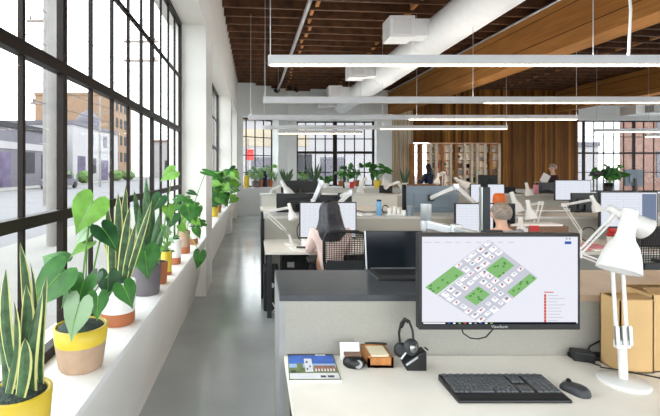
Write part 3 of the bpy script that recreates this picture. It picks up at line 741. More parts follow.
def chair(label, x, y, yaw=0, w=.44, ztop=1.02, zseat=.48):
    R = Matrix.Rotation(yaw, 3, 'Z'); o = V((x, y, 0))
    def W(p): return R @ V(p)+o
    t = thing('mesh_office_chair', label, 'chair', (x, y, 0))
    h = w/2; yb = -.25
    fr = [(-h*.86, yb+.02, zseat+.12), (-h*.98, yb-.02, zseat+.28), (-h, yb-.03, ztop-.08), (-h*.9, yb-.03, ztop-.02), (-h*.6, yb-.03, ztop), (h*.6, yb-.03, ztop), (h*.9, yb-.03, ztop-.02), (h, yb-.03, ztop-.08), (h*.98, yb-.02, zseat+.28), (h*.86, yb+.02, zseat+.12)]
    MB().tube([W(p) for p in fr+[fr[0]]], .016, 8).build('back_frame', 'black', t)
    mb = MB()
    n = 10; rows = []
    for i in range(n+1):
        z = zseat+.13+(ztop-.015-zseat-.13)*i/n
        hw = h*(.86+.12*min(1, i/4)) if i < n-1 else h*(.95 if i == n-1 else .62)
        rows.append([W((hw*(2*j/8-1), yb-.02-.02*i/n+.035*(1-(2*j/8-1)**2), z)) for j in range(9)])
    # a web of thin strands
    for r_ in rows: mb.tube(r_, .0035, 5)
    for j in range(9): mb.tube([r_[j] for r_ in rows], .0035, 5)
    for j in range(8):
        mb.tube([(r_[j]+r_[j+1])/2 for r_ in rows], .003, 5)
    for r0, r1 in zip(rows, rows[1:]): mb.tube([(a+b_)/2 for a, b_ in zip(r0, r1)], .003, 5)
    mb.build('back_mesh', 'mesh', t)
    MB().prism([W(p) for p in ((-.2, yb-.01, zseat+.12), (.2, yb-.01, zseat+.12), (.17, yb-.02, zseat+.27), (-.17, yb-.02, zseat+.27))], R @ V((0, -.02, 0))).build('lumbar_pad', 'dkgrey', t)
    MB().box((-.24, -.22, zseat-.05), (.24, .25, zseat)).build('seat', 'blackm', t, .02)
    so = t.children[-1]
    for v in so.data.vertices: v.co = R @ (v.co+o)-o+V((0, 0, 0)) if False else R @ (V(v.co)+V((x, y, 0)))
    MB().bar(W((0, yb-.03, zseat-.04)), W((0, yb-.03, zseat+.2)), .06, .03, up=R @ V((0, 1, 0))).build('back_support', 'black', t)
    for s in (-1, 1):
        a = MB().tube([W((s*.26, -.05, zseat-.03)), W((s*.29, -.06, zseat+.1)), W((s*.29, -.05, zseat+.2))], .016, 8).build('armrest', 'black', t)
        MB().obox(W((s*.29, .0, zseat+.215)), (.07, .24, .03), R).build('arm_pad', 'blackm', a, .01)
    MB().tube([W((0, 0, .1)), W((0, 0, zseat-.05))], .026, 10).build('gas_lift', 'black', t)
    bs = MB()
    for k in range(5):
        a = k*2*math.pi/5+.3; e = V((.3*math.cos(a), .3*math.sin(a), .075)); bs.bar(W((0, 0, .11)), W(e), .04, .03)
    bs.build('star_base', 'black', t)
    for k in range(5):
        a = k*2*math.pi/5+.3; e = W((.3*math.cos(a), .3*math.sin(a), .03))
        MB().lathe([(.03, -.02), (.03, .02)], e, (math.sin(a), -math.cos(a), 0), 12).build('caster', 'blackm', t)
    return t

# --- the near desk
DZ = ZD
MY = 1.80
def mon_main():
    a = P(419, 330, MY); c = P(580.5, 233.5, MY); cx = (a.x+c.x)/2
    t = thing('monitor', 'large black monitor showing a green and white site plan over the near desk', 'monitor', (cx, MY, a.z))
    MB().box((a.x, MY, a.z), (c.x, MY+.04, c.z)).build('housing', 'black', t, .004)
    MB().box((cx-.2, MY+.035, a.z+.08), (cx+.2, MY+.065, a.z+.33)).build('rear_cover', 'black', t, .01)
    s = MB().box((a.x+.013, MY-.0015, a.z+.03), (c.x-.013, MY+.004, c.z-.014)).build('screen', 'scr_white', t)
    k = MY/F
    def q(px, py, d): p = P(px, py, MY); return V((p.x, MY-.0015-d, p.z))
    def Z(zx, zy, d): return q(410+zx/3.2, 220+zy/3.2, d)
    mats = ['g_green', 'g_green2', 'g_grey', 'g_grey2', 'g_white', 'g_red', 'g_dark', 'g_blue']
    def poly(mb, pts, m, d): mb.add([Z(x, y, d) for x, y in pts], [list(range(len(pts)))[::-1]], m)
    mb = MB()
    T, Rr, B_, L = (250, 63), (408, 185), (228, 333), (48, 215)
    def uv(u, v):   # u along T->R, v along T->L
        return (T[0]+(Rr[0]-T[0])*u+(L[0]-T[0])*v+(B_[0]-Rr[0]-L[0]+T[0])*u*v, T[1]+(Rr[1]-T[1])*u+(L[1]-T[1])*v+(B_[1]-Rr[1]-L[1]+T[1])*u*v)
    def cell(u0, v0, u1, v1, m, d): poly(mb, [uv(u0, v0), uv(u1, v0), uv(u1, v1), uv(u0, v1)], m, d)
    cell(0, 0, 1, .62, 2, .0003); cell(.22, .62, 1, 1, 2, .0003)
    for u0, v0, u1, v1 in ((0, .55, .20, 1.0), (.36, .06, .60, .34), (.86, .02, 1.0, .42), (.50, .58, .72, .82)):
        cell(u0, v0, u1, v1, 0, .0006)
        for _ in range(7):
            u = random.uniform(u0, u1-.03); v = random.uniform(v0, v1-.03); cell(u, v, u+.03, v+.03, 1, .0008)
    rnd = random.Random(3)
    greens = ((0, .55, .20, 1.0), (.36, .06, .60, .34), (.86, .02, 1.0, .42), (.50, .58, .72, .82))
    for i in range(9):
        for j in range(9):
            u = i/9+.012; v = j/9+.012
            if any(a_[0]-.09 < u < a_[2] and a_[1]-.09 < v < a_[3] for a_ in greens) or (v > .6 and u < .2): continue
            du = rnd.uniform(.05, .1); dv = rnd.uniform(.05, .1)
            cell(u, v, u+du, v+dv, 4, .0006)
            cell(u+.01, v+.01, u+.01+du*.45, v+.01+dv*rnd.uniform(.2, .6), rnd.choice((2, 3, 2)), .0009)
            if rnd.random() < .35:
                x, y = uv(u+du*.5, v+dv*.5); poly(mb, [(x-2.5, y-2.5), (x+2.5, y-2.5), (x+2.5, y+2.5), (x-2.5, y+2.5)], 5, .0012)
    def rect(x0, y0, x1, y1, m, d=.0006): poly(mb, [(x0, y0), (x1, y0), (x1, y1), (x0, y1)], m, d)
    for i in range(9): rect(42+i*34, 70, 62+i*34+rnd.uniform(-6, 6), 72.5, 2)
    rect(494, 68, 515, 77, 7); rect(497, 57, 503, 62, 3); rect(507, 57, 513, 62, 3)
    rect(428, 229, 458, 232, 5)
    for i in range(9):
        y = 239+i*10; rect(428, y-2, 435, y+7, 5); rect(440, y+1, 440+rnd.uniform(25, 58), y+3.5, 2)
    rect(38, 326, 531, 333, 6); 
    for i in range(9): rect(120+i*17, 327.5, 128+i*17, 331.5, (7, 4, 0, 5, 4, 3, 7, 4, 0)[i], .0009)
    rect(42, 327.5, 112, 331.5, 4, .0009)
    for i in range(6): rect(60, 205-i*23-8, 62+150-i*10, 204.4-i*23-8, 2) if i == 9 else None
    mb.build('site_plan_graphic', mats, s)
    cu = bpy.data.curves.new('maker_lettering', 'FONT'); cu.body = 'ViewSonic'; cu.size = .017; cu.align_x = 'CENTER'; cu.extrude = .0002
    tmp = bpy.data.objects.new('tmp', cu); me = bpy.data.meshes.new_from_object(tmp); bpy.data.objects.remove(tmp)
    lo = bpy.data.objects.new('maker_lettering', me); COL.objects.link(lo); lo.parent = t
    me.materials.append(M['silver'])
    lo.rotation_euler = (math.pi/2, 0, 0); lo.location = (0, -.0006, .009)
    return t
mm = mon_main()
MB().tube([P(461, 325, 1.86), P(463, 333, 1.87), P(470, 338, 1.88), P(478, 339, 1.88), P(486, 337, 1.88), P(494, 328, 1.87)], .003, 6).build('cable', 'black', mm)
monitor_arm('white and silver monitor arm rising behind the near monitor', (P(426, 270, 2.4).x, 2.4, ZCT), P(426, 204, 2.4).z, [P(426, 224, 2.4), P(456, 231, 2.25), P(492, 240, 1.89)], .027)
# upright post behind the monitor
t = thing('upright_post', 'tall dark teal post standing behind the near monitor beside the lit screen', 'post', (P(485, 270, 2.46).x, 2.46, ZCT))
x = P(485, 200, 2.46).x
MB().box((x-.021, 2.44, ZCT), (x+.021, 2.48, P(485, 187, 2.46).z)).build('post_body', 'tealpost', t, .004)
MB().box((x-.028, 2.445, ZCT), (x-.021, 2.475, P(485, 187, 2.46).z)).build('metal_edge', 'steel', t)
MB().box((x+.021, 2.448, ZCT+.05), (x+.025, 2.472, P(485, 189, 2.46).z)).build('red_edge', 'red', t)
# laptop, screen dark
t = thing('laptop', 'open black laptop with a dark screen on the dark grey counter', 'laptop', (P(393, 275, 2.4).x, 2.4, ZCT))
lx0 = P(366.5, 250, 2.53).x; lx1 = lx0+.36; la_ = P(367, 229, 2.5)
MB().box((lx0, 2.29, ZCT), (lx1, 2.515, ZCT+.014)).build('keyboard_deck', 'dkgrey', t, .003)
d_ = MB().box((lx0+.03, 2.37, ZCT+.0142), (lx1-.03, 2.49, ZCT+.0155)).build('key_area', 'blackm', t)
MB().prism([(lx0-.002, 2.515, ZCT+.012), (lx1, 2.515, ZCT+.012), (lx1, 2.55, la_.z-.02), (lx0-.002, 2.55, la_.z-.02)], (0, .008, .002)).build('screen_lid', 'blueblack', t, .002)
MB().tube([(lx0-.003, 2.516, ZCT+.012), (lx0-.003, 2.553, la_.z-.02)], .005, 6).build('silver_edge', 'silver', t)
MB().tube([(lx0+.02, 2.512, ZCT+.016), (lx1-.02, 2.512, ZCT+.016)], .006, 8).build('hinge', 'steel', t)
# keyboard
def keyboard():
    z0 = DZ; A_ = P(457, 403, 1.62); 
    xl, xr = P(457, 403, 1.62).x-.0, P(457, 403, 1.62).x+.44
    y0, y1 = 1.61, 1.79
    t = thing('keyboard', 'black full-size keyboard with palm rest on the near desk', 'keyboard', ((xl+xr)/2, 1.7, z0))
    def S(u, v, h=0): return V((xl+(xr-xl)*u, y0+(y1-y0)*v, z0+.012+.016*v+h))
    b = MB(); b.prism([V((xl, y0, z0)), S(0, 0), S(0, 1), V((xl, y1, z0))], (xr-xl, 0, 0)); b.build('body', 'black', t, .005)
    MB().add([S(.02, .03, .001), S(.98, .03, .001), S(.98, .22, .001), S(.02, .22, .001)], [(0, 1, 2, 3)]).build('palm_rest', 'blackm', t)
    proto = {}
    def key(u0, u1, v0, v1):
        mb = MB(); g = .0012
        a = [S(u0, v0, .0005), S(u1, v0, .0005), S(u1, v1, .0005), S(u0, v1, .0005)]
        c = sum(a, V())/4; bt = [c+(p-c)*.92 for p in a]; tp = [c+(p-c)*.78+V((0, 0, .0055)) for p in a]
        mb.add(bt+tp, [(4, 5, 6, 7), (0, 1, 5, 4), (1, 2, 6, 5), (2, 3, 7, 6), (3, 0, 4, 7)]); mb.build('key', 'keycap', t)
    vs = [.27, .39, .51, .63, .75, .87]
    for r in range(5):
        v0, v1 = vs[r], vs[r]+.115
        if r == 0:
            xs = [(.02, .07), (.07, .11), (.11, .16), (.16, .4), (.4, .45), (.45, .49), (.49, .53), (.53, .6)]
        else: xs = [(.02+.58*i/14, .02+.58*(i+1)/14) for i in range(14)]
        xs += [(.625+.037*i, .662+.037*i) for i in range(3)] if r in (0, 1, 3, 4) else []
        xs += [(.77+.052*i, .822+.052*i) for i in range(4)]
        for u0, u1 in xs: key(u0, u1, v0, v1)
    for i in range(14): 
        u = .02+i*.067; key(u, u+.05, .89, .95)
    cu = bpy.data.curves.new('wordmark', 'FONT'); cu.body = 'logi'; cu.size = .009; cu.align_x = 'CENTER'
    tmp = bpy.data.objects.new('tmp', cu); me = bpy.data.meshes.new_from_object(tmp); bpy.data.objects.remove(tmp)
    lo = bpy.data.objects.new('wordmark', me); COL.objects.link(lo); lo.parent = t; me.materials.append(M['silver'])
    lo.rotation_euler = (math.atan(.016/.21), 0, 0); lo.location = (0, S(.5, .965).y-1.7, S(.5, .965, .0008).z-z0)
keyboard()
# mouse
def mouse(label, c, L, W, H, yaw, mt='dkgrey'):
    c = V(c); t = thing('computer_mouse', label, 'mouse', c); R = Matrix.Rotation(yaw, 3, 'Z')
    b = MB(); n = 14; m_ = 9
    def pt(i, j):
        u = -1+2*i/n; a = math.pi*j/(m_-1)
        ww = W*.5*math.sqrt(max(0, 1-u**2*abs(u)))*(1-.08*math.cos(u*3)); hh = H*math.sqrt(max(0, 1-u**2*abs(u)))*(1-.22*u)
        return R @ V((math.cos(a)*ww, u*L/2, math.sin(a)**.7*hh))+c
    vs = [pt(i, j) for i in range(n+1) for j in range(m_)]
    b.add(vs, [(i*m_+j, i*m_+j+1, (i+1)*m_+j+1, (i+1)*m_+j) for i in range(n) for j in range(m_-1)], 0, True)
    b.add([pt(i, 0) for i in range(n+1)]+[pt(i, m_-1) for i in range(n, -1, -1)], [list(range(2*n+2))[::-1]])
    b.build('body', mt, t)
    MB().lathe([(.009, -.004), (.011, 0), (.009, .004)], R @ V((0, L*.22, H*.93))+c, R @ V((1, 0, 0)), 12).build('scroll_wheel', 'blackm', t)
    MB().tube([R @ V((0, L*.3, H*.88))+c, R @ V((0, L*.45, H*.55))+c], .0012, 5).build('button_gap', 'blackm', t)
    return t
mouse('dark grey mouse right of the near keyboard', (P(576, 391, 1.69).x, 1.695, DZ), .11, .072, .036, .35)
# near lamp and its neighbour
lb = V((P(623.5, 382, 1.765).x, 1.765, DZ))
lamp('big white articulated lamp in front, round base on the near desk', lb, P(616.5, 250, 1.86), P(627.5, 225, 1.67), V((-.34, -.16, -1)), .25, rb=.09, sep=.022, rr=.0075, low=P(622, 344, 1.765))
lamp('white lamp close behind the front lamp, head turned to the right', (P(617, 272, 2.48).x, 2.48, ZCT), P(578, 254, 2.25), P(617.5, 213, 2.3), V((.95, -.2, -.62)), .21, sep=.012, rr=.006, low=P(613, 267, 2.46), springs=False, disc=False)
# magazine with a town photograph
def magazine():
    z = DZ
    c = [P(287.5, 355, 2.02), P(333, 355, 2.02), P(341.5, 381, 1.775), P(289, 382, 1.77)]
    for p in c: p.z = z
    t = thing('magazine', 'glossy magazine with a blue-sky town photo on its cover', 'magazine', (c[0]+c[2])/2)
    ctr = sum(c, V())/4
    def S(u, v, h): return (c[3].lerp(c[2], u)).lerp(c[0].lerp(c[1], u), v)+V((0, 0, h))
    M['sky1'] = mat('printed blue sky', '#3d6ac4', .3, var=.25, scale=12); M['sky2'] = mat('printed pale sky', '#a9c4e6', .3, var=.1, scale=20)
    M['pr_w'] = mat('printed white house', '#e9e9ec', .3, var=.06); M['pr_g'] = mat('printed trees', '#6d7c4a', .3, var=.4, scale=60); M['pr_r'] = mat('printed roofs', '#9c6a52', .3, var=.4, scale=70); M['pr_k'] = mat('printed dark', '#34303a', .3, var=.3)
    b = MB().prism([S(0, 0, 0), S(1, 0, 0), S(1, 1, 0), S(0, 1, 0)], (0, 0, .009)); b.build('pages', 'paper', t)
    b = MB(); hh = [.0092]
    def r(u0, v0, u1, v1, m, d=0): b.add([S(u0, v0, .0093+d), S(u1, v0, .0093+d), S(u1, v1, .0093+d), S(u0, v1, .0093+d)], [(0, 1, 2, 3)], m)
    r(0, 0, 1, 1, 3); r(.02, .45, .98, .95, 0, .0003); r(.02, .45, .98, .60, 1, .0005); r(.0, .95, 1, 1, 5, .0005); r(.60, .93, .82, .98, 2, .0008)
    r(.34, .28, .50, .80, 2, .001); r(.37, .62, .41, .70, 5, .0012); r(.43, .45, .46, .52, 5, .0012); r(.37, .36, .4, .43, 5, .0012)
    r(.52, .30, .96, .52, 4, .0009); r(.03, .25, .32, .42, 3, .0009); r(.18, .38, .30, .62, 6, .001); r(.05, .26, .15, .34, 5, .0011)
    for i in range(7): r(.54+i*.06, .30, .57+i*.06, .40, 2, .0011)
    r(.02, .03, .98, .24, 2, .0009); r(.62, .08, .72, .15, 5, .0012); r(.76, .08, .88, .15, 5, .0012)
    b.build('cover_picture', ['sky1', 'sky2', 'pr_w', 'pr_g', 'pr_r', 'pr_k', 'pr_g'], t)
magazine()
# note dispenser
p = P(354, 366, 1.92); p.z = DZ
t = thing('note_dispenser', 'black rounded dispenser with a white note standing up in it', 'note dispenser', p)
MB().lathe([(.042, 0), (.05, .008), (.05, .026), (.04, .04), (.02, .045)], p, n=28, sx=1, sy=.75).build('body', 'black', t)
MB().obox(p+V((-.004, .012, .048)), (.075, .03, .012)).build('brown_strip', 'boxbrown', t)
MB().obox(p+V((-.012, .03, .055)), (.09, .004, .075), Matrix.Rotation(-.35, 3, 'X')).build('note', 'paper', t)
tr = MB().lathe([(.018, .0), (.018, .003)], p+V((.012, -.032, .022)), (0, -1, .3), 16).build('front_window', 'cend', t)
# wooden note box
p0 = P(369, 370, 1.885); p0.z = DZ; 
t = thing('note_box', 'striped wooden box holding a pad of cream notes', 'note box', p0+V((.055, .07, 0)))
x0, y0 = p0.x, 1.90
b = MB(); zt = DZ+.055
b.box((x0, y0, DZ), (x0+.115, y0+.13, DZ+.012)); b.box((x0, y0, DZ), (x0+.115, y0+.01, zt-.01)); b.box((x0, y0+.12, DZ), (x0+.115, y0+.13, zt)); b.box((x0, y0, DZ), (x0+.01, y0+.13, zt)); b.box((x0+.105, y0, DZ), (x0+.115, y0+.13, zt-.01))
b.build('tray', 'woodbox', t)
MB().box((x0+.016, y0+.014, DZ+.012), (x0+.1, y0+.116, DZ+.052)).build('note_pad', 'cream', t)
tag(MB().tube([(x0+.02, y0+.134, DZ+.058), (x0+.12, y0+.118, DZ+.06)], .005, 8).build('pen', 'black'), 'black pen lying across the back of the wooden note box', 'pen')
# headset on its charging stand
p = P(412, 367, 1.90); p.z = DZ
t = thing('charging_stand', 'black wedge-shaped charging stand under the headset', 'stand', p)
b = MB(); b.prism([p+V((-.032, -.03, 0)), p+V((.055, -.03, 0)), p+V((.055, -.03, .085)), p+V((.03, -.03, .08)), p+V((-.045, -.03, .03))], (0, .06, 0)); b.build('body', 'black', t, .004)
MB().obox(p+V((-.012, -.032, .046)), (.062, .008, .006), Matrix.Rotation(-.6, 3, 'Y')).build('chrome_trim', 'silver', t)
h = thing('headset', 'black over-ear headset with thin headband resting on the charging stand', 'headset', p+V((0, 0, .06)))
def arcpts(c, rx, rz, a0, a1, n=16, tilt=0): return [V(c)+V((rx*math.cos(a), tilt*math.sin(a), rz*math.sin(a))) for a in [a0+(a1-a0)*i/n for i in range(n+1)]]
hc = P(406, 335, 1.91)
MB().tube([P(402, 352, 1.93), P(400, 344, 1.94), P(399, 333, 1.94), P(401, 323, 1.93), P(405, 318.5, 1.92), P(409, 321, 1.91), P(412.5, 330, 1.90), P(413.5, 340, 1.89)], [.0055]*8, 8).build('headband', 'black', h)
MB().tube([P(401, 327, 1.935), P(404.5, 319.5, 1.925), P(408.5, 322, 1.915)], .009, 8).build('band_pad', 'blackm', h)
e = P(411, 347, 1.875)
c1_ = MB().lathe([(.03, -.014), (.036, -.006), (.036, .008), (.026, .016)], e, (.35, -1, .1), 22).build('ear_cup', 'dkgrey', h)
MB().lathe([(.02, .0165), (.021, .018), (.001, .0185)], e, (.35, -1, .1), 18).build('cap_disc', 'steel', c1_)
MB().lathe([(.028, -.014), (.034, -.004), (.034, .008), (.02, .016)], P(401.5, 350, 1.94), (-.6, -1, .1), 20).build('ear_cup', 'dkgrey', h)
MB().tube([e, P(405, 354, 1.86), P(401, 359, 1.855)], .004, 6).build('microphone_boom', 'silver', h)
tag(MB().tube([P(425, 347.5, 2.02), P(428, 350, 2.0)], .004, 6).build('cable_plug', 'black'), 'tiny black plug by the panel right of the headset', 'plug')
# adapter, tray, cable
p = P(582, 357, 1.98); p.z = DZ
t = thing('power_adapter', 'small black power adapter box at the back of the near desk', 'adapter', p)
MB().obox(p+V((0, 0, .022)), (.085, .06, .044), Matrix.Rotation(-.35, 3, 'Z')).build('body', 'black', t, .005)
MB().tube([p+V((.02, .0, .03)), P(590, 346, 2.0), P(600, 341, 2.0), P(613, 333, 2.01)], .004, 6).build('cable', 'black', t)
MB().tube([p+V((-.01, -.03, .01)), p+V((.03, -.07, .005)), P(600, 367, 1.87), P(630, 372, 1.84), P(655, 377, 1.78), P(672, 381, 1.76)], .0035, 6).build('cable', 'black', t)
p2 = P(585, 353, 2.0); p2.z = DZ
tag(MB().box((p2.x-.07, 1.965, DZ), (p2.x+.1, 2.02, DZ+.022)).build('cable_tray', 'blackm', bevel=.004), 'flat black cable tray against the panel behind the adapter', 'cable tray')
# cardboard boxes at right
def carton(label, lo, hi, flaps=True, mt='cardboard', rot=0):
    t = thing('cardboard_box', label, 'box', ((lo[0]+hi[0])/2, (lo[1]+hi[1])/2, lo[2]))
    b = MB(); x0, y0, z0 = lo; x1, y1, z1 = hi; w_ = .005
    b.box((x0, y0, z0), (x1, y1, z0+w_)); b.box((x0, y0, z0), (x1, y0+w_, z1)); b.box((x0, y1-w_, z0), (x1, y1, z1)); b.box((x0, y0, z0), (x0+w_, y1, z1)); b.box((x1-w_, y0, z0), (x1, y1, z1))
    b.build('carton', mt, t)
    if flaps:
        MB().prism([(x0, y0, z1), (x1, y0, z1), (x1-.02, y0+.07, z1+.012), (x0+.02, y0+.07, z1+.012)], (0, 0, .004)).build('flap', 'cardboardd', t)
        MB().prism([(x0, y1, z1), (x1, y1, z1), (x1-.02, y1-.06, z1+.02), (x0+.02, y1-.06, z1+.02)], (0, 0, .004)).build('flap', 'cardboardd', t)
        MB().prism([(x0, y0, z1), (x0, y1, z1), (x0+.07, y1-.03, z1-.01), (x0+.07, y0+.03, z1-.01)], (0, 0, .004)).build('flap', 'cardboardd', t)
    return t
q = P(608, 377, 1.89)
carton('open tan cardboard box behind the front lamp on the near desk', (1.605, 1.85, DZ), (1.752, 1.96, 1.05))
carton('second tan cardboard box cut off by the right picture edge', (1.757, 1.86, DZ), (2.2, 2.02, 1.07))

# --- woman's desk and second row
monitor('wide lit monitor in front of the dark-haired woman', (299.5, 202, 356.5, 238.5), 5.0, scr='scr_sheet', zs=ZD, bez=.012)
lamp('white lamp at the left end of the woman\'s desk, arm leaning left', (P(292, 244, 5.02).x, 5.02, ZD), P(265, 212, 5.0), P(290, 207.5, 4.95), V((.25, -.35, -1)), .2, sep=.016, rr=.008, low=P(289, 234, 5.02))
t = thing('mug', 'white mug on the woman\'s desk beside the lamp base', 'mug', (P(305, 246, 4.85).x, 4.85, ZD)); c = t.location
MB().lathe([(.035, 0), (.04, .01), (.04, .09), (.035, .09), (.033, .012)], c, n=20, cap1=False).build('cup', 'potwhite', t); MB().tube(arcpts(V(c)+V((.04, 0, .045)), .025, .028, -1.5, 1.5, 8), .005, 6).build('handle', 'potwhite', t)
tag(MB().obox((P(301, 249, 4.72).x, 4.72, ZD+.004), (.22, .2, .008), Matrix.Rotation(.2, 3, 'Z')).build('paper_stack', 'paper'), 'white papers at the front of the woman\'s desk', 'papers')
tag(MB().tube(arcpts((P(303, 235, 5.15).x, 5.2, ZD+.13), .07, .12, 0, 6.283, 16)[:-1], .006, 6).build('cable_loop', 'black'), 'black cable loop between the lamp and the woman\'s monitor', 'cable loop')
tag(MB().obox((P(302, 248, 4.74).x, 4.74, ZD+.016), (.12, .05, .014), Matrix.Rotation(-.3, 3, 'Z')).build('phone', 'dkgrey'), 'dark phone on the papers beside the woman', 'phone')
chair('black mesh office chair behind the woman in pink', P(344, 250, 4.06).x, 4.30, 0, .40, 1.03)
chair('dark mesh office chair at the far right by the tan counter', P(655, 250, 4.0).x, 4.2, 0, .46, 1.08)
# under-desk things
t = thing('storage_box', 'black box with a grey label under the woman\'s desk', 'box', (.46, 4.95, 0))
c = V(t.location); MB().box(c+V((-.17, -.12, .36)), c+V((.17, .15, .6))).build('box_body', 'blackm', t, .01); MB().box(c+V((-.16, -.11, 0)), c+V((.16, .14, .36))).build('box_stand', 'dkgrey', t, .01)
MB().box(c+V((-.1, -.125, .5)), c+V((-.02, -.118, .56))).build('label_plate', 'cend', t)
t = thing('computer_tower', 'black computer tower standing in the dark under the desk end', 'computer', (P(272, 280, 5.0).x, 5.0, 0)); c = V(t.location)
MB().box(c+V((-.1, -.2, 0)), c+V((.08, .2, .46))).build('case', 'black', t, .01); MB().lathe([(.03, 0), (.03, .006)], c+V((-.01, -.2, .3)), (0, -1, 0), 14).build('power_button', 'silver', t)
MB().tube([c+V((0, -.2, .1)), c+V((.03, -.28, .06)), c+V((-.02, -.3, .02)), c+V((.05, -.26, .01))], .008, 6).build('cable', 'potwhite', t)
t = thing('pedestal', 'black rolling pedestal under the woman\'s desk', 'drawer unit', (1.28, 5.05, 0)); c = V(t.location)
MB().box(c+V((-.2, -.2, .04)), c+V((.2, .25, .55))).build('body', 'blackm', t, .005)
for k in range(3): d = MB().box(c+V((-.19, -.212, .07+k*.16)), c+V((.19, -.2, .21+k*.16))).build('drawer', 'black', t); MB().box(c+V((-.06, -.225, .15+k*.16)), c+V((.06, -.212, .165+k*.16))).build('drawer_handle', 'steel', d)
tag(MB().box((P(261, 219, 5.3).x-.0, 5.28, .0), (P(264.4, 219, 5.3).x, 5.34, P(262, 219, 5.3).z)).build('end_post', 'blackm'), 'black upright post at the aisle end of the woman\'s desk', 'post')

# counter B things
def bottle(name, label, c, r, h, mt, capm, cat='bottle', neck=.5, group=None):
    t = thing(name, label, cat, c, group); c = V(c)
    MB().lathe([(r*.95, 0), (r, .01), (r, h*.72), (r*neck, h*.86), (r*neck, h*.92)], c, n=18).build('body', mt, t)
    MB().lathe([(r*neck*1.15, h*.9), (r*neck*1.15, h), (r*neck*.9, h)], c, n=14).build('cap', capm, t)
    return t
def cup(label, c, r, h, mt='potwhite', handle=True, group=None, name='mug', cat='mug'):
    t = thing(name, label, cat, c, group); c = V(c)
    MB().lathe([(r*.9, 0), (r, .01), (r, h), (r*.9, h), (r*.85, .012)], c, n=18, cap1=False).build('cup', mt, t)
    if handle: MB().tube(arcpts(c+V((r, 0, h*.5)), r*.6, h*.3, -1.5, 1.5, 8), .005, 6).build('handle', mt, t)
    return t
def onB(px, Y=5.6): return V((P(px, 200, Y).x, Y, ZCT))
bottle('bottle', 'light blue water bottle on the counter behind the woman', onB(379), .033, .2, 'blueb', 'navy', neck=.85)
tag(MB().tube(arcpts(onB(385.5, 5.7)+V((0, 0, .062)), .045, .055, 0, 6.283, 16), .007, 6).build('headphones', 'black'), 'black headphones band between the blue bottle and mugs', 'headphones')
tag(MB().box(onB(387, 5.5), onB(400, 5.62)+V((0, 0, .018))).build('tray', 'potwhite', bevel=.004), 'white tray under the mugs on the woman\'s counter', 'tray')
for px, dz, l in ((389.5, .018, 'left white mug on the tray'), (394.5, .018, 'middle white mug, tallest on the tray'), (398.6, .018, 'right white mug on the tray')):
    cup(l, onB(px, 5.56)+V((0, 0, dz)), .026, .075 if px != 394.5 else .1, group='mugs on the tray')
bottle('glass_jar', 'clear grey-blue jar in front of the grey monitor back', onB(410, 5.5), .04, .13, 'greyscr', 'cend', 'jar', neck=.9)
cup('white mug in front of the grey monitor back', onB(403.5, 5.5), .03, .07, handle=False)
tag(MB().obox(onB(362, 5.6)+V((0, 0, .012)), (.18, .24, .024), Matrix.Rotation(.4, 3, 'Z')).build('paper_stack', 'paper'), 'curled white papers on the counter right of the woman\'s monitor', 'papers')
tag(MB().tube([onB(353, 5.65)+V((0, 0, .06)), onB(360, 5.6)+V((0, 0, .05)), onB(368, 5.52)+V((0, 0, .012))], .005, 6).build('cable', 'blackm'), 'black cord over the curled white papers', 'cord')
GM = 'monitor backs beyond the second row counter'
monitor('grey-blue back of a wide monitor left of the lit screen', (402.5, 186, 459, 213.5), 6.02, 'back', zs=ZCT, shell='greyscr', stand='arm')
tag(MB().box((P(402.5, 186, 6).x-.0, 6.0, ZCT), (P(406.2, 186, 6).x, 6.015, P(400, 184.5, 6).z)).build('monitor_edge', 'blackm'), 'black upright strip along the grey monitor back', 'strip')
monitor_arm('white gas-spring monitor arm holding the grey monitor back', (P(475, 212, 5.72).x, 5.72, ZCT), P(475, 205, 5.72).z, [P(475, 204, 5.72), P(456, 187, 5.6), P(431, 198, 5.96)], .032, 'lampw')
monitor('lit monitor with white page behind the near monitor', (455, 203, 494, 240), 5.05, scr='scr_doc', zs=ZD)
monitor('dark monitor in front of the grey-haired man', (489.5, 203.5, 515.5, 243), 5.08, scr='blueblack', zs=ZD)
t = thing('canister', 'rounded orange container on the counter above the man\'s head', 'container', onB(499.3, 5.62)); c = V(t.location)
MB().lathe([(.06, 0), (.075, .02), (.08, .2), (.074, .255), (.055, .282), (.001, .29)], c, n=26).build('body', 'orange', t); MB().lathe([(.079, .1), (.08, .105), (.08, .12), (.079, .125)], c, n=26, cap0=False, cap1=False).build('band', 'boxbrown', t)
lamp('white lamp with cone head just right of the man\'s dark monitor', onB(518, 5.66), onB(520, 5.7)+V((0, 0, .12)), P(513, 197, 5.5), V((.25, -.2, -1)), .27, sep=.012, rr=.006, springs=False, rb=.06)
lamp('white lamp with large cone head beside paired upright arms', (P(532, 240, 5.1).x, 5.1, ZD), P(541, 203, 5.1), P(528.5, 205, 4.95), V((.02, -.3, -1)), .23, sep=.022, rr=.008, springs=False)
lamp('white lamp directly right of the grey-haired man\'s head', (P(524, 248, 4.63).x, 4.63, ZD), P(526, 230, 4.66), P(520.5, 222, 4.5), V((-.12, -.25, -1)), .21, sep=.012, rr=.006, springs=False)
t = thing('carton', 'brown carton with red and white contents behind the near monitor', 'box', (P(535, 235, 4.75).x, 4.75, ZD)); 
a = P(514, 232, 4.62); c_ = P(556.5, 222.5, 4.9)
MB().box((a.x, 4.71, ZD), (c_.x, 4.97, P(540, 226, 4.75).z)).build('carton_body', 'boxbrown', t)
MB().prism([(a.x+.03, 4.73, P(540, 226, 4.75).z), (c_.x-.05, 4.73, P(540, 226, 4.75).z), (c_.x-.05, 4.92, P(540, 226, 4.75).z), (a.x+.25, 4.92, P(540, 226, 4.75).z)], (0, 0, .02)).build('white_papers', 'paper', t)
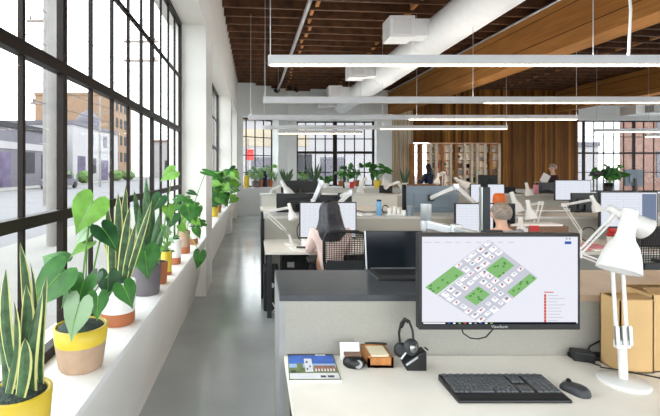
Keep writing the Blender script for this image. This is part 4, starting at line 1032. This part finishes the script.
MB().obox(((a.x+c_.x)/2-.05, 4.74, P(540, 228, 4.75).z), (.1, .07, .06)).build('red_label', 'red', t)
lamp('thin white lamp with long open arms left of the wide monitor', (P(580.5, 246, 5.0).x, 5.0, ZD), P(563.5, 205, 5.0), P(593, 199.5, 4.95), V((.25, -.25, -1)), .2, sep=.014, rr=.007, low=P(580.5, 231, 5.0), springs=False)
tag(MB().tube(arcpts((P(592, 236, 5.1).x, 5.15, ZD+.095), .095, .09, 0, 6.283, 20), .007, 6).build('headphones', 'black'), 'black headphone loop on the desk right of the thin lamp', 'headphones')
tag(MB().obox((P(590, 247, 4.8).x, 4.82, ZD+.012), (.34, .28, .024), Matrix.Rotation(.15, 3, 'Z')).build('paper_stack', 'pink'), 'pink papers in a messy pile on the right desk', 'papers')
tag(MB().obox((P(603, 249, 4.7).x, 4.68, ZD+.006), (.3, .2, .012), Matrix.Rotation(-.2, 3, 'Z')).build('paper_stack', 'paper'), 'white papers in front of the pink pile', 'papers')
t = thing('flower_pot', 'red flower in a white pot beside the front lamp head', 'plant', (P(612.5, 247, 4.9).x, 4.9, ZD)); c = V(t.location)
MB().lathe([(.045, 0), (.058, .11), (.05, .11)], c, n=18).build('pot', 'potwhite', t)
b = MB()
for i in range(14):
    a = i*2.4; r = .05*math.sqrt(i/14); b.ball(c+V((r*math.cos(a), r*math.sin(a), .16+.03*math.cos(i))), .022, 6)
b.build('blossom', 'red', t); MB().tube([c+V((0, 0, .1)), c+V((0, 0, .16))], .008, 6).build('stem', 'stem', t)
m = monitor('wide lit monitor at right with a blue picture strip', (600, 191.5, 658, 228), 5.05, scr='scr_doc', zs=ZD)
a = P(642, 224, 5.05); c = P(656, 194, 5.05); MB().box((a.x, 5.044, a.z), (c.x, 5.049, c.z)).build('picture_strip', 'scr_blue', m)
monitor('black monitor back between the thin lamp and the wide monitor', (572, 193, 599, 213.5), 6.0, 'back', zs=ZCT, stand='foot')
tag(MB().obox((P(648, 236, 4.9).x, 4.9, ZD+.1), (.3, .2, .2)).build('bag', 'blackm', bevel=.03), 'black bag on the desk under the wide right monitor', 'bag')

# far left monitor backs with arms
monitor('black monitor back just above the woman\'s screen', (276.5, 193.5, 318, 214), 6.2, 'back', zs=ZCT, stand='foot', deep=.03, foot_y=6.0)
monitor('long black monitor back, upper of the two over the woman\'s screen', (281, 180.5, 318, 193), 10.75, 'back', zs=ZCT, stand='foot', foot_y=10.5)
monitor_arm('silver monitor arm against the black monitor backs', onB(313.5, 5.75), P(313, 203, 5.75).z, [P(313, 202, 5.75), P(321, 183, 5.75), P(318, 196, 6.1)], .03)
monitor_arm('folded white monitor arm over the right end of the woman\'s screen', onB(337, 5.75), P(337, 206, 5.75).z, [P(337, 205, 5.75), P(350, 193, 5.8), P(341, 196, 6.05)], .03, 'lampw')
monitor('black monitor back held by the folded white arm', (318, 195, 352, 214), 6.14, 'back', zs=ZCT, stand='foot', foot_y=6.02-.06)

# ------------------------------------------------------------------ people
def skinmesh(verts, edges, rad, root=0, sub=2):
    me = bpy.data.meshes.new('tmp'); me.from_pydata(verts, edges, []); o = bpy.data.objects.new('tmp', me); COL.objects.link(o)
    s = o.modifiers.new('s', 'SKIN'); s.use_smooth_shade = True
    ss = o.modifiers.new('u', 'SUBSURF'); ss.levels = sub; ss.render_levels = sub
    for i, r in enumerate(rad):
        v = me.skin_vertices[0].data[i]; v.radius = r if isinstance(r, tuple) else (r, r); v.use_root = (i == root)
    dg = bpy.context.evaluated_depsgraph_get(); dg.update()
    e = o.evaluated_get(dg); m2 = bpy.data.meshes.new_from_object(e)
    vs = [V(v.co) for v in m2.vertices]; fs = [tuple(p.vertices) for p in m2.polygons]
    bpy.data.objects.remove(o); bpy.data.meshes.remove(me); bpy.data.meshes.remove(m2)
    return vs, fs
def person(label, loc, yaw, J, skin, shirt, trousers, hair, hairfn, shoe='blackm', sleeve='long', cat='person'):
    loc = V(loc); R = Matrix.Rotation(yaw, 3, 'Z'); t = thing('person', label, cat, loc)
    names = list(J); idx = {n: i for i, n in enumerate(names)}
    ch = [('pelvis', 'waist'), ('waist', 'chest'), ('chest', 'neckbase'), ('neckbase', 'neck'), ('neck', 'jaw'), ('jaw', 'skull'), ('skull', 'crown')]
    for s in 'LR':
        ch += [('chest', 'sh'+s), ('sh'+s, 'el'+s), ('el'+s, 'wr'+s), ('wr'+s, 'ha'+s), ('pelvis', 'hip'+s), ('hip'+s, 'kn'+s), ('kn'+s, 'an'+s), ('an'+s, 'to'+s)]
    RAD = dict(pelvis=.13, waist=.115, chest=(.165, .12), neckbase=.065, neck=.05, jaw=.068, skull=.086, crown=.06, sh=.058, el=.04, wr=.028, ha=(.036, .02), hip=.085, kn=.058, an=.038, to=.036)
    rad = [RAD[n] if n in RAD else RAD[n[:-1]] for n in names]
    ed = [(idx[a], idx[b_]) for a, b_ in ch]
    W = lambda p: R @ V(p)+loc
    vs, fs = skinmesh([J[n] for n in names], ed, rad)
    b = MB(); b.add([W(p) for p in vs], fs, 0, True)
    hd = V(J['skull']); fw = V((0, 1, 0))
    fwd = V(J.get('face', (0, 1, 0))) if False else V((0, 1, 0))
    jw = V(J['jaw'])
    b.tube([W(hd+V((0, .078, .0))), W(hd+V((0, .105, -.035))), W(hd+V((0, .085, -.045)))], [.008, .015, .01], 8)
    for s in (-1, 1):
        b.ball(W(hd+V((s*.088, 0, -.02))), .026, 8, sx=.45, sz=1.3)
        b.ball(W(hd+V((s*.033, .078, .003))), .013, 6, m=1)
    b.tube([W(jw+V((-.025, .068, .0))), W(jw+V((0, .076, .0))), W(jw+V((.025, .068, .0)))], .006, 6, m=2)
    for s, q in (('L', -1), ('R', 1)):
        h = V(J['ha'+s]); d = (h-V(J['wr'+s])).normalized(); sd = d.cross(V((0, 0, 1))).normalized()
        for k, l in enumerate((.065, .075, .07, .055)):
            o = h+sd*(k-1.5)*.018; b.tube([W(o-d*.02), W(o+d*l*.5+V((0, 0, -.004))), W(o+d*l+V((0, 0, -.022)))], [.0085, .008, .006], 6)
        o = h-d*.03-sd*q*.02*(1); b.tube([W(o), W(o-sd*q*.03+d*.02), W(o-sd*q*.035+d*.05)], [.01, .009, .007], 6)
    b.build('body', [skin, 'blackm', 'red'], t)
    def cloth(nm, keys, grow, mt, cut=None):
        ks = [n for n in names if n in keys]; ii = {n: i for i, n in enumerate(ks)}
        vv = [V(J[n]) for n in ks]
        if cut:
            for n, (a, f) in cut.items(): vv[ii[n]] = V(J[a]).lerp(V(J[n]), f)
        e = [(ii[a], ii[c]) for a, c in ch if a in ii and c in ii]
        rr = []
        for n in ks:
            r = RAD[n] if n in RAD else RAD[n[:-1]]
            rr.append(tuple(x+grow for x in r) if isinstance(r, tuple) else r+grow)
        v2, f2 = skinmesh(vv, e, rr, root=0)
        MB().add([W(p) for p in v2], f2, 0, True).build(nm, mt, t)
    arms = {'shL', 'shR', 'elL', 'elR'} | ({'wrL', 'wrR'} if sleeve == 'long' else set())
    cloth('shirt', {'pelvis', 'waist', 'chest', 'neckbase'} | arms, .014, shirt, {'neckbase': ('chest', .75)})
    cloth('trousers', {'pelvis', 'hipL', 'hipR', 'knL', 'knR', 'anL', 'anR'}, .012, trousers)
    for s in 'LR':
        MB().tube([W(V(J['an'+s])+V((0, -.05, -.045))), W(V(J['an'+s])+V((0, .05, -.04))), W(V(J['to'+s])+V((0, .03, -.006)))], [.042, .045, .034], 10).build('shoe', shoe, t)
    hb = MB(); hairfn(hb, W, V(J['skull']), R); hb.build('hair', hair, t)
    return t
def sitpose(lean=0, armz=.76):
    J = dict(pelvis=(0, 0, .55), waist=(0, .0, .72), chest=(0, .02, .9), neckbase=(0, .03, 1.02), neck=(0, .035, 1.075), jaw=(0, .065, 1.125), skull=(0, .045, 1.185), crown=(0, .04, 1.235))
    for s, q in (('L', -1), ('R', 1)):
        J['sh'+s] = (q*.172, .02, .965); J['el'+s] = (q*.2, .09, .77); J['wr'+s] = (q*.17, .33, armz+.03); J['ha'+s] = (q*.15, .40, armz+.03)
        J['hip'+s] = (q*.1, .08, .53); J['kn'+s] = (q*.11, .44, .53); J['an'+s] = (q*.11, .42, .1); J['to'+s] = (q*.12, .56, .05)
    return J
def standpose(k=1.0):
    J = dict(pelvis=(0, 0, .95), waist=(0, 0, 1.1), chest=(0, .0, 1.3), neckbase=(0, -.0, 1.45), neck=(0, .005, 1.51), jaw=(0, .035, 1.57), skull=(0, .015, 1.65), crown=(0, .01, 1.71))
    for s, q in (('L', -1), ('R', 1)):
        J['sh'+s] = (q*.175, 0, 1.38); J['el'+s] = (q*.23, .08, 1.12); J['wr'+s] = (q*.15, .3, 1.2); J['ha'+s] = (q*.12, .38, 1.22)
        J['hip'+s] = (q*.1, 0, .9); J['kn'+s] = (q*.1, .02, .49); J['an'+s] = (q*.1, 0, .1); J['to'+s] = (q*.11, .14, .05)
    return {n: tuple(x*k for x in p) for n, p in J.items()}
def longhair(mb, W, h, R):
    pr = [(.001, .122), (.042, .117), (.075, .099), (.098, .06), (.108, .01), (.115, -.05), (.13, -.12), (.148, -.18), (.15, -.23), (.13, -.275), (.08, -.305), (.001, -.315)]
    n = 36; vs = []
    for r, z in pr:
        for j in range(n):
            a = 2*math.pi*j/n; k = 1+.05*math.sin(a*9+z*8)+.03*math.sin(a*17)
            x = r*math.cos(a)*k; y = r*math.sin(a)*.72*k-.012
            if z < -.02 and y > -.02: y = -.02+(y+.02)*.1
            if -.03 < z < .06 and y > .055: y = .055
            vs.append(W(h+V((x, y-(.045 if z < -.1 else .045*max(0, -z/.1)), z))))
    mb.add(vs, [(i*n+j, i*n+(j+1) % n, (i+1)*n+(j+1) % n, (i+1)*n+j) for i in range(len(pr)-1) for j in range(n)], 0, True)
def shorthair(mb, W, h, R):
    n = 26; vs = []; k = 9
    for i in range(k+1):
        th = math.pi*.62*i/k
        for j in range(n):
            a = 2*math.pi*j/n; f = .098
            s = math.sin(a); lim = th*1.17 if s < -.3 else th if s < .2 else th*(.62 if s > .5 else .8)
            vs.append(W(h+V((f*math.sin(lim)*math.cos(a), f*1.06*math.sin(lim)*math.sin(a)-.006, .004+f*1.05*math.cos(lim)))))
    mb.add(vs, [(i*n+j, (i+1)*n+j, (i+1)*n+(j+1) % n, i*n+(j+1) % n) for i in range(k) for j in range(n)], 0, True)
J = sitpose(); J = {n: (p[0], p[1], p[2]+(.0)) for n, p in J.items()}
person('woman with long black hair and pale pink blouse, seated with her back turned', (P(331, 230, 4.3).x, 4.33, 0), 0, J, 'skin', 'pinkshirt', 'jeans', 'hairb', longhair)
person('grey-haired man in a checked shirt, seated behind the near monitor', (P(506, 230, 4.2).x, 4.24, 0), 0, sitpose(), 'skin2', 'plaid', 'jeans', 'hairg', shorthair)
chair('dark mesh office chair of the grey-haired man', P(506, 230, 4.2).x, 4.22, 0, .42, .98)
person('person in dark maroon top standing by the boarded wall reading white paper', (P(553, 190, 12.2).x, 12.2, 0), math.pi/2-.25, standpose(1.02), 'skin2', 'maroon', 'blackm', 'hairg', shorthair)
tag(MB().obox((P(547.5, 177, 12).x, 12.1, 1.36), (.22, .02, .26), Matrix.Rotation(.5, 3, 'Y')).build('paper_sheet', 'paper'), 'white sheet of paper held by the person in maroon', 'paper')
person('dark-haired person in navy standing in front of the plant shelving', (P(428.5, 190, 14.8).x, 14.8, 0), .5, standpose(1.03), 'skin2', 'navy', 'blackm', 'hairb', longhair)

# ------------------------------------------------------------------ third and fourth rows
lamp('white lamp standing at the left end of the third row counter', P(271.5, 195, 10.15), P(272, 190, 10.1), P(283.5, 184.5, 10.0), V((.45, -.25, -.8)), .42, sep=.03, rr=.014, springs=False, rb=.12)
lamp('tall white lamp in front of the back window, arm raised right', P(361, 196, 10.15), P(366, 178, 10.1), P(360.5, 184, 10.0), V((-.1, -.3, -1)), .3, sep=.02, rr=.012, springs=False, rb=.1)
lamp('small white lamp with upright arm before the plant shelving', P(443.5, 194, 10.2), P(444, 172, 10.2), P(438, 176, 10.1), V((-.25, -.2, -1)), .26, sep=.03, rr=.014, springs=False, rb=.1)
lamp('white lamp with wide cone head over the gas-spring arm', P(466, 194, 10.2), P(455, 178, 10.2), P(459, 180.5, 10.1), V((.8, -.3, -.55)), .34, sep=.02, rr=.012, springs=False, rb=.1)
lamp('small white lamp on the third row counter by the boarded wall', P(529, 194.5, 10.2), P(527, 188, 10.3), P(527, 186, 10.05), V((.12, -.2, -1)), .32, sep=.012, rr=.01, springs=False, rb=.09)
lamp('silver lamp at the counter end left of the shelving', P(404, 194, 10.2), P(398, 182, 10.2), P(390, 185, 10.2), V((-.8, -.2, -.4)), .2, sep=.02, rr=.016, springs=False, rb=.09)
monitor('lit wide screen on the far right desk before the boarded wall', (555, 180, 591, 200.5), 9.6, scr='scr_doc', zs=ZD)
monitor('lit lavender screen behind the orange container', (487.5, 184, 504.5, 206), 9.55, scr='scr_doc', zs=ZD)
monitor('narrow lit lavender screen left of the dark teal post', (470.5, 184, 481, 203), 9.6, scr='scr_doc', zs=ZD)
monitor('black monitor back highest above the lit lavender screen', (478.5, 175, 497.5, 187), 13.45, 'back', zs=ZCT, stand='foot', foot_y=13.4)
monitor('black monitor back right of the lit lavender screen', (505, 187, 515.5, 195), 10.75, 'back', zs=ZCT, foot_y=10.5)
monitor('black monitor back in front of the standing person in maroon', (537, 182.5, 556, 196.5), 10.8, 'back', zs=ZCT, foot_y=10.5)
monitor('dark monitor back near the white vases', (379.5, 185.5, 392.5, 193), 10.75, 'back', zs=ZCT, foot_y=10.5)
monitor('small grey monitor back beside the dark leafy plant', (625.5, 169.5, 643, 186), 10.4, 'back', zs=ZCT, shell='greyscr', foot_y=10.34)
monitor('dark reddish monitor back in front of the navy person', (407, 184, 437, 196), 10.8, 'back', zs=ZCT, shell='boxbrown', foot_y=10.5)
tag(MB().obox(P(536, 188.5, 10.2)+V((0, 0, -.02)), (.09, .08, .22)).build('carton', 'pink', bevel=.01), 'small pinkish carton beside the small white far lamp', 'carton')
def bush(label, c, zt, r, pot_mt, pot_r, pot_h, kind='leafy', n=26, group=None, name='potted_plant', pals=(0, 0, 2)):
    c = V(c); t = thing(name, label, 'plant', c, group)
    pot('pot', t, c, pot_r*.85, pot_r, pot_h, [(1, pot_mt)])
    root = c+V((0, 0, pot_h*.9)); fol = MB(); st = MB(); H = zt-root.z
    if kind == 'snake':
        for i in range(9):
            a = i*2.4; q = root+V((math.cos(a)*pot_r*.4, math.sin(a)*pot_r*.4, -.01)); sleaf(fol, q, q+V((math.cos(a)*r, math.sin(a)*r*.5, H*random.uniform(.6, 1))), pot_r*.62, (1, .2, 0), random.uniform(-.03, .03), .4)
        fol.build('foliage', ['snake', 'snake'], t)
    else:
        for i in range(n):
            a = random.uniform(0, 6.283); rr = r*random.uniform(.25, 1); q = root+V((math.cos(a)*rr, math.sin(a)*rr*.7, H*random.uniform(.3, .95)))
            st.tube(arc(root, q, -.03, 4), .006, 5)
            L = r*random.uniform(.5, .75) if kind == 'leafy' else r*.3
            hleaf(fol, q, (math.cos(a), -.3, random.uniform(-.8, .3)), (random.uniform(-.4, .4), -.8, .6), L, L*(.85 if kind == 'leafy' else .35), m=random.choice(pals))
        fol.build('foliage', ['leaf', 'leafb', 'leafd', 'leafp'], t); st.build('stem', 'stem', t)
    return t
def onL(px, d=.17):
    # point on the corner window sill seen in column px
    a = A+cn*d; k = (px-VX)/F; u = B-A
    tt = (k*a.y-a.x)/(u.x-k*u.y); p = a+u*tt; return V((p.x, p.y, ZS2))
bottle('bottle', 'dark bottle with yellow label at the left end of the corner sill', onL(246.5), .1, .5, 'yellow', 'navy')
bush('bushy pale green plant in a grey pot on the corner sill', onL(255.5), 1.75, .26, 'potgrey', .15, .22, 'leafy', 24, pals=(1, 3, 0))
bush('small plant in a terracotta pot left of the dark bottle, corner sill', onL(260.5, .14), 1.55, .16, 'terra', .1, .26, 'fine', 20, pals=(1, 0))
bottle('bottle', 'tall dark bottle between terracotta pots on the corner sill', onL(264.8, .14), .09, .58, 'navy', 'blackm')
bush('yellow-green plant in a terracotta pot right of the dark bottle, corner sill', onL(269.5, .16), 1.8, .22, 'terra', .12, .26, 'leafy', 18, pals=(1, 1, 3))
bush('airy green plant in a white pot at the right end of the corner sill', onL(274.5, .16), 1.6, .2, 'potwhite', .11, .2, 'fine', 24, pals=(1, 0))
def onW(px, Y=16.16): return V((P(px, 180, Y).x, Y, ZS2))
def onD(px, Y=13.5): return V((P(px, 180, Y).x, Y, ZCT))
bush('dark snake plant before the white pier beside the corner window', onD(286.5), 1.68, .18, 'potgrey', .12, .2, 'snake', name='snake_plant')
bush('pale flowering plant at the left end of the back window sill', onW(302), 1.5, .22, 'terra', .12, .2, 'leafy', 18, pals=(3, 1))
bush('tall snake plant on the back window sill', onW(314.5), 1.95, .26, 'potwhite', .15, .22, 'snake', name='snake_plant')
bush('low bushy plant on the farthest counter below the window post', onD(326), 1.4, .2, 'potwhite', .11, .15, 'leafy', 20)
bush('yellow-green plant right of the dark window post', onW(341), 1.6, .2, 'terra', .12, .2, 'leafy', 14, pals=(1, 3))
bush('dark leafy plant on tall stems on the farthest counter', onD(348), 1.82, .26, 'potwhite', .12, .18, 'leafy', 14, pals=(2, 0))
bush('dark green plant in the middle of the right window half', onW(356.5), 1.85, .24, 'terra', .13, .22, 'leafy', 12, pals=(2, 2, 0))
bush('leafy plant in a bright yellow pot on the farthest counter', onD(377.5), 1.82, .34, 'yellow', .13, .24, 'leafy', 16)
bush('snake plant in a white pot before the pale boards', onD(405, 13.6), 1.7, .14, 'potwhite', .1, .16, 'snake', name='snake_plant')
tag(MB().box(onD(343.3), onD(346.0)+V((0, .08, .52))).build('speaker', 'tealpost', bevel=.01), 'slim dark upright speaker on the farthest counter', 'speaker')
tag(MB().obox(onD(351)+V((0, -.1, .1)), (.14, .1, .2)).build('box', 'red', bevel=.01), 'small red box by the dark upright speaker', 'box')
for px, hh, l in ((384, .36, 'tall white vase right of the yellow pot'), (388, .25, 'short white vase right of the yellow pot')):
    t = thing('vase', l, 'vase', onD(px, 13.45), 'white vases on the farthest counter')
    MB().lathe([(.05, 0), (.09, .05), (.095, hh*.45), (.04, hh*.75), (.035, hh*.95), (.05, hh)], t.location, n=20, cap1=False).build('body', 'potwhite', t)
    MB().lathe([(.045, hh), (.05, hh+.012), (.036, hh+.012), (.036, hh)], t.location, n=16, cap0=False, cap1=False).build('rim', 'potwhite', t)
# dark leafy plant on the right, with its monitor stand
bush('dark broad-leaved plant on the third row counter at right', V((P(609, 190, 10.35).x, 10.35, ZCT)), 1.72, .32, 'black', .1, .26, 'leafy', 20, pals=(2, 2, 0))
t = thing('spotlight_lamp', 'black desk spotlight left of the dark broad-leaved plant', 'lamp', (P(597, 194, 10.3).x, 10.3, ZCT)); c = V(t.location)
MB().lathe([(.08, 0), (.08, .015)], c, n=16).build('base', 'black', t); MB().tube([c, c+V((.0, 0, .5))], .012).build('stem', 'black', t)
MB().lathe([(.05, 0), (.06, .26)], c+V((.1, 0, .49)), (-1, -.2, .05), 16).build('lamp_head', 'black', t)
# open shelving against the boarded wall
SY0, SY1 = 15.62, 15.94
px_posts = [413.5, 421.5, 431, 436.5, 443, 451, 456.5, 465, 472, 477.5, 485.5, 491, 499.5]
t = thing('shelving_unit', 'tall open wooden shelving with plants against the boarded wall', 'shelving', (P(456, 190, 15.8).x, 15.8, 0))
xs = [P(p, 0, SY0).x for p in px_posts]
tone = ['woodb', 'woodb', 'palewood', 'palewood', 'woodb', 'palewood', 'woodb', 'palewood', 'palewood', 'palewood', 'palewood', 'woodb', 'palewood']
for x, mt_ in zip(xs, tone): MB().box((x-.045, SY0, 0), (x+.045, SY1, 2.58)).build('upright_panel', mt_, t)
ZSH = [.5, .82, 1.14, 1.42, 1.68, 1.96, 2.26, 2.56]
for z in ZSH: MB().box((xs[0], SY0+.01, z-.02), (xs[-1], SY1-.01, z)).build('shelf', 'woodb', t)
rs = random.Random(11)
for i in range(2, len(xs)-1):
    for j, z in enumerate(ZSH[1:-1]):
        wv = xs[i+1]-xs[i]-.11; cx = (xs[i]+xs[i+1])/2
        if wv < .06 or rs.random() < .30: continue
        c = V((cx, 15.78, z)); k = rs.random()
        if k < .4:
            q = thing('shelf_plant', 'small green plant in a pot on the open wooden shelving', 'plant', c, 'plants on the shelving')
            MB().lathe([(.04, 0), (.05, .1), (.045, .1)], c, n=12).build('pot', rs.choice(['potwhite', 'terra', 'potgrey']), q)
            fb = MB()
            for _ in range(7):
                a = rs.uniform(0, 6.28); hleaf(fb, c+V((math.cos(a)*wv*.1, math.sin(a)*.04, .1+rs.uniform(.02, .07))), (math.cos(a), -.3, rs.uniform(-.4, .5)), (0, -.8, .6), .08, .06)
            fb.build('foliage', 'leafd', q)
        elif k < .75:
            h = rs.uniform(.12, .22); q = tag(MB().box((cx-wv*.42, 15.68, z), (cx+wv*.42, 15.88, z+h)).build('storage_box', rs.choice(['boxbrown', 'cardboard', 'blackm', 'cend']), bevel=.006, loc=c), 'small box on the open wooden shelving', 'box', 'boxes on the shelving')
        else:
            q = thing('jar', 'small jar on the open wooden shelving', 'jar', c, 'jars on the shelving'); r_ = min(.06, wv*.4)
            MB().lathe([(r_, 0), (r_, .12), (r_*.7, .15)], c, n=12).build('body', rs.choice(['red', 'potwhite', 'tealpost', 'terra']), q); MB().lathe([(r_*.75, .15), (r_*.75, .17)], c, n=12).build('lid', 'blackm', q)
q = P(422, 192, 15.5)
